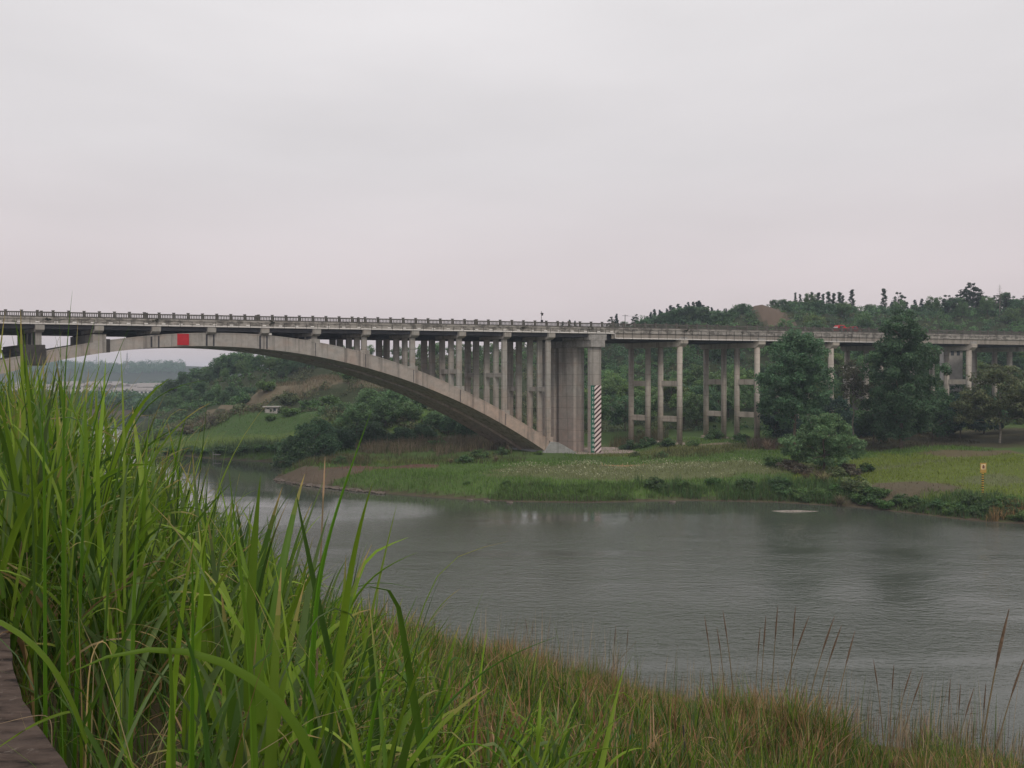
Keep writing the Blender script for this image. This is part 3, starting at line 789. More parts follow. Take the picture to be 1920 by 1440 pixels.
# --- skyline on the right
def sky(px, Y, ty, key, base, wide=1.0, lab=None, grp=None, kind='broadleaf_tree'):
    X = PX(px, Y); g = fh(X, Y); h = max(4.0, PZ(ty, Y) - g)
    sink = 0 if key in ('conifer', 'poplar') else .28 * h
    h += sink
    scatter(kind, key, X, Y, h, base, lab, grp, wide=wide * min(1.0, 11 / h * 1.0 + .15), sink=sink)
for px, ty in ((1055, 600), (1068, 597), (1078, 599)):
    sky(px, 330, ty, 'conifer', 12.8, 1.0, 'small dark conifer peeping over the deck left of the main pier cap', 'conifers peeping over the deck', 'conifer_tree')
sky(1148, 325, 590, 'airy', 12.5, 1.1, 'dark loose pine over the deck, left one of the isolated pair', None, 'pine_tree')
sky(1156, 327, 586, 'conifer', 12.8, 1.3, 'dark pointed conifer over the deck in the isolated pair', None, 'conifer_tree')
sky(1190, 325, 586, 'airy', 12.5, 1.0, 'dark ragged pine over the deck, right one of the isolated pair', 'ragged pine by the utility pole', 'pine_tree')
sky(1172, 325, 603, 'round_b', 9.2, .9, 'low dark tree at the foot of the utility pole', 'tree by the utility pole')
for i, px in enumerate(list(range(1214, 1350, 7)) + [1363, 1372, 1358]):
    prof = np.interp(px, [1210, 1222, 1245, 1268, 1285, 1298, 1312, 1330, 1345, 1372], [590, 580, 572, 566, 566, 560, 557, 568, 574, 577])
    sky(px + rng.uniform(-2, 2), rng.uniform(322, 342), prof + rng.uniform(-1, 9), 'conifer', 12.8, rng.uniform(1.3, 1.9), 'dark blue green conifer of the dense hilltop stand left of the bare earth', 'conifers of the hilltop stand', 'conifer_tree')
for px in range(1208, 1356, 13):
    prof = np.interp(px, [1205, 1222, 1245, 1268, 1285, 1298, 1312, 1330, 1345, 1372], [598, 590, 581, 575, 575, 570, 567, 577, 583, 586])
    sky(px, 318, prof + rng.uniform(0, 8), 'round_b', 9.2, 1.2, 'dark rounded tree filling the foot of the hilltop conifer stand', 'rounded trees in the conifer stand')
for px in range(1488, 1605, 15):
    sky(px, 319, 566 + rng.uniform(-4, 8), 'round_b', 9.2, 1.2, 'dark rounded tree filling the gaps below the thin skyline poplars', 'rounded trees below the poplars')
for px, ty in ((1386, 569), (1376, 578), (1396, 578)):
    sky(px, 318, ty, 'round_b', 9.2, 1.1, 'dark rounded tree at the left edge of the bare earth hill', 'rounded trees left of the bare earth')
for px, ty in ((1453, 563), (1464, 560), (1476, 563), (1486, 566), (1500, 566), (1515, 568), (1530, 570)):
    sky(px, 330, ty, 'round_b', 9.2, 1.0, 'dark blue tree of the clump right of the bare earth hill', 'clump right of the bare earth')
for px, ty in ((1491, 547), (1500, 550), (1512, 549), (1522, 546), (1534, 547), (1543, 549), (1553, 545), (1563, 548), (1574, 546), (1580, 552)):
    sky(px, 326, ty, 'poplar', 14.0, rng.uniform(1.0, 1.45), 'thin see-through poplar in the skyline row', 'thin poplars in the skyline row', 'poplar_tree')
sky(1597, 322, 541, 'poplar', 14.0, 1.35, 'full dark poplar standing alone at the right end of the skyline row', None, 'poplar_tree')
sky(1657, 322, 539, 'poplar', 14.0, 1.3, 'dark pointed poplar on the skyline just left of the tallest tree', 'pointed skyline poplar', 'poplar_tree')
sky(1685, 322, 544, 'airy', 12.5, 1.1, 'loose crowned tree on the skyline above the tallest tree', None, 'airy_tree')
for px, ty in ((1618, 572), (1632, 574), (1645, 572), (1672, 566), (1700, 566), (1715, 562), (1728, 560), (1742, 556), (1755, 558), (1770, 560)):
    sky(px, 345, ty, 'conifer' if rng.random() < .6 else 'round_b', 12.0, 1.3, 'bluish far tree on the skyline right of the poplars', 'bluish far skyline trees')
for px, ty in ((1778, 556), (1795, 548), (1808, 540), (1820, 535), (1835, 545), (1848, 552), (1868, 555), (1885, 552), (1902, 553), (1918, 556), (1940, 552), (1965, 550)):
    sky(px, 316, ty, ('airy', 'round_b')[int(rng.random() < .5)], 11.0, 1.3, 'spreading dark tree on the skyline at the right edge', 'spreading skyline trees at the right')

# --- the wood on the slope behind the bridge
cand = []
r2 = np.random.default_rng(21)
while len(cand) < 150:
    Y = r2.uniform(203, 322); px = r2.uniform(1045, 1990); X = PX(px, Y)
    if (X - PX(1440, 322)) ** 2 / 15 ** 2 + (Y - 322) ** 2 / 22 ** 2 < 1: continue
    md = 5.2 + 2.2 * (Y - 200) / 120
    if any((X - a) ** 2 + (Y - b) ** 2 < md * md for a, b in cand): 
        if r2.random() < .995: continue
    cand.append((X, Y))
for X, Y in cand:
    u = r2.random(); key = 'round_a' if u < .45 else ('round_b' if u < .75 else 'round_c')
    h = r2.uniform(6, 10.5)
    if Y > 300 : h *= .8
    lim = PZ(612, Y) - fh(X, Y) if X < 90 else 99
    h = min(h, max(3.5, lim))
    scatter('broadleaf_tree', key, X, Y, h, 9.2, 'leafy tree in the wood on the slope behind the approach columns', 'wood behind the approach columns', wide=r2.uniform(.85, 1.2))

# ------------------------------------------------------------------ grass blades
def blades(root, az, ln, wd, lean, droop, cols, seg=7, p=1.6, fold=.18, kink=None, base_w=.75, tipcol=None):
    n = len(root); t = np.linspace(0, 1, seg + 1)
    phi = lean[:, None] + droop[:, None] * t[None] ** p
    if kink is not None:
        kt, ka = kink
        phi = phi + ka[:, None] * sstep(0, 1, (t[None] - kt[:, None]) / .2)
    az_ = az[:, None] + (rng.random((n, 1)) - .5) * .6 * t[None]
    dirs = np.stack([np.sin(phi) * np.cos(az_), np.sin(phi) * np.sin(az_), np.cos(phi)], -1)
    step = (ln / seg)[:, None, None] * dirs
    P_ = np.concatenate([np.zeros((n, 1, 3)), np.cumsum((step[:, :-1] + step[:, 1:]) / 2, 1)], 1) + root[:, None]
    side = np.stack([-np.sin(az_), np.cos(az_), np.zeros_like(az_)], -1)
    nr = np.cross(dirs, side)
    tw = (rng.random((n, 1)) - .5) * 1.6 + (rng.random((n, 1)) - .5) * 1.2 * t[None]
    sd = side * np.cos(tw)[..., None] + nr * np.sin(tw)[..., None]
    nn_ = np.cross(dirs, sd)
    w = wd[:, None] * np.minimum(base_w + (1 - base_w) * t[None] * 4, 1) * (1 - t[None] ** 2.4) ** .9
    w = np.maximum(w, wd[:, None] * .03)
    L = P_ - sd * w[..., None] * .5; Rr = P_ + sd * w[..., None] * .5
    if fold > 0:
        Mi = P_ + nn_ * (w * fold)[..., None]
        V = np.stack([L, Mi, Rr], 2).reshape(-1, 3); k = 3
    else:
        V = np.stack([L, Rr], 2).reshape(-1, 3); k = 2
    b = (np.arange(n) * (seg + 1) * k)[:, None, None] + (np.arange(seg) * k)[None, :, None]
    j = np.arange(k - 1)[None, None]
    Fq = np.stack([b + j, b + j + 1, b + j + k + 1, b + j + k], -1).reshape(-1, 4)
    cc = np.repeat(cols[:, None], seg, 1)
    if tipcol is not None:
        f = sstep(.72, 1.0, (np.arange(seg) + .5) / seg)[None, :, None] * (rng.random((n, 1, 1)) < .45)
        cc = cc * (1 - f) + np.asarray(tipcol)[None, None] * f
    cc = np.repeat(cc.reshape(-1, 3), k - 1, 0)
    return V, Fq, cc
def join(parts):
    V = []; Fq = []; C = []; o = 0
    for v, f, c in parts:
        V.append(v); Fq.append(f + o); C.append(c); o += len(v)
    return np.vstack(V), np.vstack(Fq), np.vstack(C)

GREENS = np.array([(.088, .175, .020), (.112, .205, .024), (.055, .120, .018), (.145, .235, .038), (.046, .10, .022), (.105, .165, .062)])
DRYC = np.array([(.30, .23, .10), (.24, .17, .08), (.36, .29, .16), (.20, .12, .06)])
def gcol(n, dry=.1):
    c = GREENS[rng.integers(0, len(GREENS), n)] * (.75 + .5 * rng.random((n, 1)))
    m = rng.random(n) < dry
    c[m] = DRYC[rng.integers(0, len(DRYC), m.sum())] * (.75 + .5 * rng.random((m.sum(), 1)))
    return c

# top of the tall grass as seen along the bank (photo column -> row)
ENV = np.array([(-400, 700), (0, 730), (60, 725), (130, 755), (200, 810), (300, 870), (400, 945), (500, 1025), (600, 1110), (700, 1180), (800, 1238), (900, 1282), (1000, 1325), (1100, 1370), (1250, 1420)])
def nh(x, y): return near_h(np.asarray(x, float), np.asarray(y, float))
parts = []
# clumps of tall reed grass down the near slope
d_ = []; 
r3 = np.random.default_rng(8)
cl_pts = []
while len(cl_pts) < 350:
    d = r3.uniform(.18, 9.0) if r3.random() < .75 else r3.uniform(.15, 2.5)
    t = r3.uniform(-1.2, 22)
    X, Y = xy(d, t)
    if Y < 2.5 or (d < .4 and t < 1.5) or (Y < 2.7 and X > -.7): continue
    px = 960 + F * X / Y
    if px < -330 or px > 1080: continue
    cl_pts.append((X, Y, px, d))
for X, Y, px, d in cl_pts:
    g = float(nh(X, Y))
    top = PZ(np.interp(px, ENV[:, 0], ENV[:, 1]), Y)
    H = top - g
    if H < .35: continue
    H = min(H, 3.9)
    nc = int(r3.integers(3, 6)) if H > 1.2 else 4
    tilt0 = .05 + .28 * float(np.clip((px - 150) / 650, 0, 1))
    for c_ in range(nc):
        hc = H * r3.uniform(.42, .70); tl = abs(r3.normal(tilt0, .10)); ta = r3.normal(0, .8) if r3.random() < .7 else r3.random() * 6.28
        rx, ry = X + r3.normal(0, .10), Y + r3.normal(0, .10)
        nl = int(r3.integers(5, 10)); q = np.sort(r3.uniform(.08, 1.0, nl)); q[-1] = 1.0
        ax_ = np.array((math.sin(tl) * math.cos(ta), math.sin(tl) * math.sin(ta), math.cos(tl)))
        root = np.array((rx, ry, g - .05))[None] + ax_[None] * (q * hc)[:, None]
        tall = r3.random() < (.15 if px < 260 else .09)
        ln = H * r3.uniform(.30, .56, nl) * (1.35 if tall else 1.0); az = ta + np.where(np.arange(nl) % 2 == 0, 0, math.pi) + r3.normal(0, .5, nl)
        az = np.where(r3.random(nl) < .35, r3.normal(0, .6, nl), az)
        lean = np.abs(r3.normal(.20, .12, nl)) + tl * .4; droop = r3.uniform(.1, 1.9, nl) * (1.1 - .65 * q)
        droop = np.where(r3.random(nl) < .3, droop + 1.0, droop)
        lean[-1] = tl + .03; droop[-1] = abs(r3.normal(.2, .35)); ln[-1] = H * r3.uniform(.40, .58) * (1.3 if tall else 1.0)
        wd = r3.uniform(.020, .058, nl) * min(1.0, .5 + H * .22)
        cg = gcol(nl, .0) * r3.uniform(.75, 1.2)
        dr = (q < .45) & (r3.random(nl) < .35)
        cg[dr] = DRYC[r3.integers(0, 3, dr.sum())] * .8; wd[dr] *= .55; droop[dr] += .8
        kk = r3.random(nl) < .10
        parts.append(blades(root, az, ln, wd, lean, droop, cg, 12, 1.9, .2, (r3.uniform(.5, .85, nl), np.where(kk, r3.uniform(.8, 2.2, nl), 0)), tipcol=(.28, .23, .09)))
        if H > .9:
            parts.append(blades(np.array([(rx, ry, g - .05)]), np.array([ta]), np.array([hc * 1.02]), np.array([.016]), np.array([tl]), np.array([0.0]), np.array([(.075, .12, .03)]), 12, 1.0, .3, base_w=1.0))
V, Fq, C = join(parts)
add('tall_grass', raw_mesh('tall_grass', V, Fq, M['grass'], C, smooth=True), kind='stuff')
# fine dry undergrowth between the tall stems
parts = []
n = 9000
d = r3.random(n) ** 1.3 * 12 + .1; t = r3.uniform(-1.5, 24, n); X, Y = xy(d, t)
px = 960 + F * X / np.maximum(Y, .5); ok = (Y > 2.2) & (px > -250) & (px < 1150); X, Y, px = X[ok], Y[ok], px[ok]; n = len(X)
g = nh(X, Y); top = PZ(np.interp(px, ENV[:, 0], ENV[:, 1]) + 90, Y); H = np.clip((top - g), .25, 2.2) * r3.uniform(.3, .9, n)
parts.append(blades(np.stack([X, Y, g - .03], -1), r3.random(n) * 6.28, H, r3.uniform(.004, .011, n), np.abs(r3.normal(.2, .25, n)), np.abs(r3.normal(.7, .8, n)), gcol(n, .30) * .8, 7, 1.7, 0, tipcol=(.3, .24, .12)))
V, Fq, C = join(parts)
add('undergrowth', raw_mesh('undergrowth', V, Fq, M['grass'], C, smooth=True), kind='stuff')

# lower slope: bunch grass, green and rusty
parts = []; partd = []
def slope_pts(n, lo, hi, pxr=(600, 2000)):
    out = []
    while sum(len(o[0]) for o in out) < n:
        t = r3.uniform(-20, 45, n * 2); ds = np.interp(t, NS[:, 0], NS[:, 1]); d = ds * r3.uniform(lo, hi, n * 2)
        X, Y = xy(d, t); px = 960 + F * X / np.maximum(Y, .5)
        ok = (Y > 7.5) & (px > pxr[0]) & (px < pxr[1])
        out.append((X[ok], Y[ok]))
    return np.concatenate([o[0] for o in out])[:n], np.concatenate([o[1] for o in out])[:n]
X, Y = slope_pts(4200, .10, .985)
tus = fbm(X * .32 + 11, Y * .32)
keep_ = tus > .31; X, Y, tus = X[keep_], Y[keep_], tus[keep_]
for x, y, tv in zip(X, Y, tus):
    n = 24
    g = float(nh(x, y)); h = r3.uniform(.45, 1.0) * (.5 + 4.0 * max(0, tv - .40))
    rust = fbm(np.array([x * .16 + 3]), np.array([y * .16]))[0]
    dryf = float(np.clip((rust - .57) * 6, .10, .7))
    root = np.stack([x + r3.normal(0, .16, n), y + r3.normal(0, .16, n), np.full(n, g - .04)], -1)
    parts.append(blades(root, r3.random(n) * 6.28, h * r3.uniform(.5, 1.15, n), r3.uniform(.016, .040, n), np.abs(r3.normal(.12, .18, n)), np.abs(r3.normal(.35, .5, n)), gcol(n, dryf) * np.array((.9, .8, .9)), 5, 1.8, 0, tipcol=(.30, .20, .10)))
X, Y = slope_pts(1500, .04, .97, (-2600, 560))
for x, y in zip(X, Y):
    d_, t_ = dt(x, y)
    if t_ < 20: continue
    n = 14; g = float(nh(x, y)); h = r3.uniform(.9, 1.9)
    parts.append(blades(np.stack([x + r3.normal(0, .25, n), y + r3.normal(0, .25, n), np.full(n, g - .04)], -1), r3.random(n) * 6.28, h * r3.uniform(.5, 1.15, n), r3.uniform(.03, .07, n), np.abs(r3.normal(.12, .18, n)), np.abs(r3.normal(.45, .5, n)), gcol(n, .2), 5, 1.8, 0))
V, Fq, C = join(parts)
add('bank_grass', raw_mesh('bank_grass', V, Fq, M['grass'], C, smooth=True), kind='stuff')
# bigger tussocks, green and rusty, standing up against the water
parts = []
for px, Y, h, rust, k in ((935, 37, 1.5, .8, 9), (975, 36, 1.6, .85, 12), (1015, 35, 1.3, .7, 8), (1130, 33, 1.1, .5, 8), (1175, 32, 1.2, .7, 9), (1230, 31.5, 1.1, .6, 8), (1290, 31, 1.0, .3, 7), (1345, 29, 1.5, .4, 10), (1390, 28, 1.7, .5, 12), (1440, 27.5, 1.9, .55, 14), (1490, 27, 2.0, .45, 14), (1540, 27, 1.8, .3, 12), (1590, 27, 1.4, .2, 9), (1420, 22, 1.3, .5, 9), (1500, 21, 1.3, .4, 9), (1360, 20, 1.2, .3, 8), (1570, 22, 1.1, .2, 8),
                      (1660, 27, .9, .6, 6), (1720, 27, 1.0, .7, 6), (1790, 24, 1.3, .5, 8), (1850, 23, 1.4, .5, 8), (1900, 22.5, 1.6, .5, 10), (1050, 27, 1.1, .3, 8), (1110, 25, 1.1, .4, 8), (1250, 24, 1.0, .3, 8), (900, 30, 1.3, .3, 9), (850, 34, 1.2, .25, 9), (800, 36, 1.4, .2, 9), (1000, 21, 1.2, .2, 9), (1120, 18, 1.0, .2, 8)):
    for j in range(k):
        x = PX(px, Y) + r3.normal(0, .55); y = Y + r3.normal(0, .5); g = float(nh(x, y)); n = 26
        if g < -.2: continue
        parts.append(blades(np.stack([x + r3.normal(0, .10, n), y + r3.normal(0, .10, n), np.full(n, g - .04)], -1), r3.random(n) * 6.28, h * 1.35 * r3.uniform(.45, 1.1, n), r3.uniform(.022, .050, n), np.abs(r3.normal(.14, .16, n)), np.abs(r3.normal(.4, .45, n)), gcol(n, rust) * np.array((.95, .85, .9)), 6, 1.8, 0, tipcol=(.30, .20, .10)))
V, Fq, C = join(parts)
add('tussocks', raw_mesh('tussocks', V, Fq, M['grass'], C, smooth=True), kind='stuff')
# fine reddish stems at the water's edge
parts = []
X, Y = slope_pts(5200, .88, 1.07, (760, 2000)); n = len(X)
keepm = fbm(X * .3, Y * .3) > .46; X, Y = X[keepm], Y[keepm]; n = len(X)
parts.append(blades(np.stack([X, Y, np.maximum(nh(X, Y), -.1) - .05], -1), r3.normal(.3, .8, n), r3.uniform(.6, 1.7, n) * (.5 + 1.2 * fbm(X * .3 + 7, Y * .3)) * (1 + .9 * (r3.random(n) < .16)), r3.uniform(.018, .036, n), np.abs(r3.normal(.06, .08, n)), np.abs(r3.normal(.1, .15, n)), np.where(r3.random((n, 1)) < .14, np.array((.24, .155, .10)), np.where(r3.random((n, 1)) < .6, np.array((.40, .33, .21)), np.array((.10, .14, .045)))) * r3.uniform(.5, 1.3, (n, 1)), 4, 1.5, 0))
V, Fq, C = join(parts)
add('dry_stems', raw_mesh('dry_stems', V, Fq, M['dry'], C, smooth=True), kind='stuff')

# distinct stalks and leaves one can point to
def stalk_mesh(h, lean, seedlen, seed_r, col):
    m = MB(); pts = [(lean * h * (q ** 1.6), 0, h * q) for q in np.linspace(0, 1, 8)]
    m.tube(pts, list(np.linspace(.011, .005, 8)), 5)
    me = m.mesh('stem', M['stalk'])
    m2 = MB(); pz = [(lean * h * (q ** 1.6), 0, h * q + .002) for q in np.linspace(1 - seedlen / h, 1.04, 6)]
    m2.tube(pz, [seed_r * .25, seed_r * .5, seed_r * .56, seed_r * .46, seed_r * .32, seed_r * .1], 6)
    return me, m2.mesh('seed_head', M['seed'])
M['stalk'] = plain('stalk_straw', (.17, .13, .075), .8); M['seed'] = plain('seed_brown', (.13, .085, .055), .9, .4, 30.0)
SG = 'seed stalks standing against the water'
st_me = [stalk_mesh(2.3, .05, .5, .024, None), stalk_mesh(2.0, .22, .45, .022, None), stalk_mesh(1.8, -.10, .4, .02, None)]
first = None
for px, Y, ty, k in ((1322, 33, 1158, 2), (1357, 34, 1148, 2), (1345, 33, 1178, 2), (1425, 31, 1180, 0), (1437, 30, 1160, 0), (1458, 31, 1140, 0), (1492, 30, 1142, 0), (1512, 30, 1155, 1), (1562, 29, 1158, 1), (1575, 29, 1175, 1), (1612, 28, 1192, 1), (1640, 29, 1240, 2),
                      (1678, 28, 1250, 0), (1712, 28, 1258, 1), (1728, 27, 1265, 1), (1785, 27, 1278, 0), (1803, 27, 1288, 0), (1830, 26, 1295, 1), (1850, 26, 1285, 0), (1918, 25, 1235, 1), (1155, 36, 1175, 0), (1178, 36, 1180, 0), (1000, 40, 1165, 0), (985, 41, 1160, 2)):
    X = PX(px, Y); g = float(nh(X, Y)); h = max(.8, PZ(ty, Y) - g); s = h / (2.35, 2.05, 1.85)[k]
    lean = (.05, .22, -.10)[k]; X -= lean * h
    t = empty('seed_stalk', (X, Y, g), rng.uniform(-.3, .3), label='thin brown seed stalk rising from the near bank against the water', cat='grass stalk', group=SG); t.scale = (s, s, s)
    add('stem', st_me[k][0], t); add('seed_head', st_me[k][1], t)
X, Y = PX(1852, 22), 22; g = float(nh(X, Y)); t = empty('seed_stalk', (X - .3, Y, g), 0, label='tallest seed stalk by the right edge with a long dark head', cat='grass stalk'); s = (PZ(1148, Y) - g) / 2.05; t.scale = (s,) * 3
m1, m2 = stalk_mesh(2.0, .15, .5, .026, None); add('stem', m1, t); add('seed_head', m2, t)
X, Y = PX(600, 5.5), 5.5; g = float(nh(X, Y)); h = PZ(885, Y) - g
t = empty('seed_stalk', (X - .05, Y, g), 0, label='pale furry seed head on a stem left of the tall snapped leaf', cat='grass stalk')
m1, m2 = stalk_mesh(h, .03, .22, .013, None); m2.materials[0] = plain('pale_seed', (.36, .25, .16), .9); add('stem', m1, t); add('seed_head', m2, t)

def hero(label, pts, wd, col, name='grass_leaf'):
    """one distinct leaf along a smooth path given as (column, row, distance) sight points"""
    Q = np.array([(PX(a, y), y, PZ(b, y)) for a, b, y in pts]); k = len(Q)
    Q = np.vstack([Q[0] + np.array((0, 0, -.3)), Q]); k += 1
    L = np.concatenate([[0], np.cumsum(np.linalg.norm(np.diff(Q, axis=0), axis=1))]); L /= L[-1]
    u = np.linspace(0, 1, 34); out = np.stack([np.interp(u, L, Q[:, i]) for i in range(3)], 1)
    for _ in range(14): out[1:-1] = (out[:-2] + 2 * out[1:-1] + out[2:]) / 4
    out = np.array(out); n = len(out)
    dirs = np.gradient(out, axis=0); dirs /= np.linalg.norm(dirs, axis=1)[:, None]
    side = np.cross(dirs, np.array((.25, 1, .1))); side /= np.linalg.norm(side, axis=1)[:, None]
    nr = np.cross(dirs, side)
    q = np.linspace(0, 1, n); w = wd * .72 * np.minimum(.7 + q * 1.5, 1) * (1 - q ** 2.2) ** 1.0 + .001
    V = np.stack([out - side * w[:, None] / 2 - nr * .2 * w[:, None], out + nr * (w * .14)[:, None], out + side * w[:, None] / 2 - nr * .2 * w[:, None]], 1).reshape(-1, 3)
    b = np.arange(n - 1)[:, None] * 3; j = np.arange(2)[None]
    Fq = np.stack([b + j, b + j + 1, b + j + 4, b + j + 3], -1).reshape(-1, 4)
    c = np.tile(np.array(col), (len(Fq), 1)) * np.where(np.arange(len(Fq)) % 2 == 0, .82, 1.12)[:, None]  # fold shading painted in: one leaf half darker, the other lighter
    o = add(name, raw_mesh(name, V, Fq, M['grass'], c, smooth=True), label=label, cat='grass leaf')
    return o
g1 = (.075, .15, .014); g2 = (.10, .175, .02); g3 = (.055, .115, .02)
def gpt(px, Y): return (px, HZ + (CAMZ - float(nh(PX(px, Y), Y))) * F / Y, Y)
hero('tall leaf rising past the red earth with a snapped pale tip', [gpt(560, 3.6), (590, 1060, 3.6), (640, 930, 3.6), (672, 830, 3.6), (697, 768, 3.6)], .055, g1)
hero('narrow dark leaf crossing beside the tall snapped leaf', [gpt(530, 3.7), (585, 1075, 3.7), (632, 960, 3.7), (655, 885, 3.7)], .03, g3)
hero('broad upright leaf with its tip just below the far meadow', [gpt(490, 2.9), (470, 1230, 2.9), (440, 1000, 2.9), (428, 872, 2.9)], .062, g2)
hero('long arching leaf reaching out over the water with pale tip', [gpt(560, 4.2), (625, 1180, 4.2), (680, 1080, 4.1), (730, 1048, 4.0), (782, 1036, 3.9)], .045, g2)
hero('thin leaf curving over and drooping above the water', [gpt(520, 4.6), (600, 1120, 4.6), (690, 1075, 4.6), (755, 1078, 4.6), (778, 1105, 4.6)], .02, g3)
hero('tallest leaf spike crossing the bridge deck near the left edge', [gpt(112, 4.6), (118, 900, 4.6), (118, 700, 4.6), (128, 610, 4.6), (136, 545, 4.6)], .042, g1)
hero('second tall leaf spike beside the tallest one at the arch', [gpt(118, 4.8), (122, 860, 4.8), (113, 690, 4.8), (112, 600, 4.8)], .036, g2)
hero('leaf leaning right across the arch toward the deck', [gpt(130, 4.4), (160, 830, 4.4), (195, 720, 4.4), (225, 640, 4.4), (243, 612, 4.4)], .038, g1)
hero('upright dark leaf in front of the left arch block', [gpt(82, 4.0), (82, 860, 4.0), (78, 720, 4.0), (62, 620, 4.0)], .04, g1)
hero('leaf leaning left across the arch at the far left', [gpt(70, 4.2), (58, 800, 4.2), (40, 700, 4.2), (18, 608, 4.2)], .03, g3)
hero('arching leaf bending over in front of the wooded spur', [gpt(170, 4.6), (220, 815, 4.6), (275, 738, 4.5), (335, 701, 4.4), (392, 712, 4.3)], .03, g3)
hero('broad leaf pointing at the inlet shore left of the meadow', [gpt(230, 3.8), (255, 940, 3.8), (285, 830, 3.8), (305, 792, 3.8)], .05, g2)
hero('broad leaf standing upright low in the middle with its tip by the rocks', [gpt(660, 3.2), (690, 1330, 3.2), (735, 1210, 3.2), (782, 1118, 3.2)], .048, g1)
hero('stiff leaf with a broken tip left of the rocks', [gpt(620, 3.6), (655, 1270, 3.6), (705, 1170, 3.6), (730, 1118, 3.6)], .03, g3)
hero('long low leaf pointing right over the near bank', [gpt(680, 2.9), (760, 1390, 2.9), (880, 1265, 2.9), (985, 1192, 2.9), (1045, 1194, 2.9)], .03, g3)
hero('pale leaf bent over at the bottom centre', [gpt(720, 2.6), (800, 1400, 2.6), (915, 1335, 2.6), (950, 1395, 2.6), (958, 1440, 2.6)], .04, g2)
hero('long leaf sweeping along the bottom toward the green post', [gpt(900, 2.6), (1000, 1400, 2.6), (1090, 1388, 2.6), (1200, 1402, 2.6)], .035, g2)
hero('straight brown stalk slanting over the near bank', [gpt(1000, 4.0), (1080, 1320, 4.0), (1140, 1255, 4.0), (1194, 1203, 4.0)], .012, (.12, .09, .05))
hero('broad leaf slanting across the lower left grass', [gpt(420, 2.5), (380, 1230, 2.5), (310, 1090, 2.5), (250, 995, 2.5)], .05, g3)
hero('dry curled tan leaf arching above the stone ledge', [gpt(150, 3.8), (165, 1190, 3.8), (195, 1158, 3.8), (215, 1200, 3.8), (217, 1270, 3.8)], .018, (.42, .30, .15))
hero('upright wide leaf pair low in the lower left, left one', [gpt(325, 2.6), (322, 1300, 2.6), (312, 1130, 2.6), (308, 990, 2.6)], .046, g2)
hero('upright wide leaf low in the lower left, right beside its twin', [gpt(352, 2.7), (358, 1300, 2.7), (362, 1130, 2.7), (358, 960, 2.7)], .044, g1)

def ept(px, py, lift): 
    Y = (CAMZ - 15.9 - lift) * F / (py - HZ); return (px, py, Y)
hero('green leaf lying out across the stone ledge', [ept(150, 1330, .0), ept(95, 1345, .06), ept(45, 1368, .10), ept(-30, 1420, .04)], .03, g2)
hero('short green leaf crossing the rim of the stone ledge', [ept(165, 1300, .05), ept(120, 1282, .14), ept(60, 1316, .12), ept(38, 1326, .10)], .028, g1)
hero('dry straw lying flat on the stone ledge', [ept(95, 1338, .02), ept(50, 1345, .03), ept(-10, 1360, .02)], .010, (.40, .30, .2))
# ------------------------------------------------------------------ far-bank vegetation
def far_pts(n, xr, yr, dmin=.8):
    X = rng.uniform(*xr, n); Y = rng.uniform(*yr, n); d = sdist(X, Y); ok = d > dmin
    return X[ok], Y[ok], d[ok]
parts = []
for xr, yr, n in (((-45, 85), (98, 150), 60000), ((-110, -20), (165, 215), 22000), ((10, 90), (150, 185), 16000)):
    X, Y, d = far_pts(n, xr, yr, .5); n = len(X)
    c = zone_col(X, Y); lum = c @ np.array((.3, .6, .1))
    bare = (c[:, 0] > c[:, 1] * 1.12)
    k = ~bare | (rng.random(n) < .12); X, Y, d, c = X[k], Y[k], d[k], c[k]; n = len(X)
    hgt = rng.uniform(.25, .7, n) * (.6 + .8 * fbm(X * .2, Y * .2)) * np.where(d < 7, 2.0, 1.0)
    c = c * rng.uniform(.9, 1.9, (n, 1))
    parts.append(blades(np.stack([X, Y, far_h(X, Y) - .05], -1), rng.random(n) * 6.28, hgt, rng.uniform(.05, .12, n), np.abs(rng.normal(.2, .25, n)), np.abs(rng.normal(.5, .4, n)), c, 2, 1.5, 0))
V, Fq, C = join(parts)
add('meadow_grass', raw_mesh('meadow_grass', V, Fq, M['grass'], C), kind='stuff')
# pale fleabane flowers over the strip in front of the pier
X, Y, d = far_pts(9000, (-2, 52), (116, 142)); zc = zone_col(X, Y); k = (zc[:, 2] > .05) & (zc[:, 0] < .2) & (fbm(X * .3, Y * .5) + rng.normal(0, .08, len(X)) > .5); X, Y = X[k], Y[k]; n = len(X)
Z = far_h(X, Y) + rng.uniform(.45, .95, n)
cs = np.stack([X, Y, Z], -1); a = rng.normal(size=(n, 3)) * .055; b = rng.normal(size=(n, 3)) * .055
Vf = np.stack([cs - a, cs - b, cs + a, cs + b], 1).reshape(-1, 3)
add('white_flowers', raw_mesh('white_flowers', Vf, np.arange(n * 4).reshape(n, 4), M['dry'], np.tile((.40, .40, .27), (n, 1)) * rng.uniform(.6, 1.2, (n, 1))), kind='stuff')
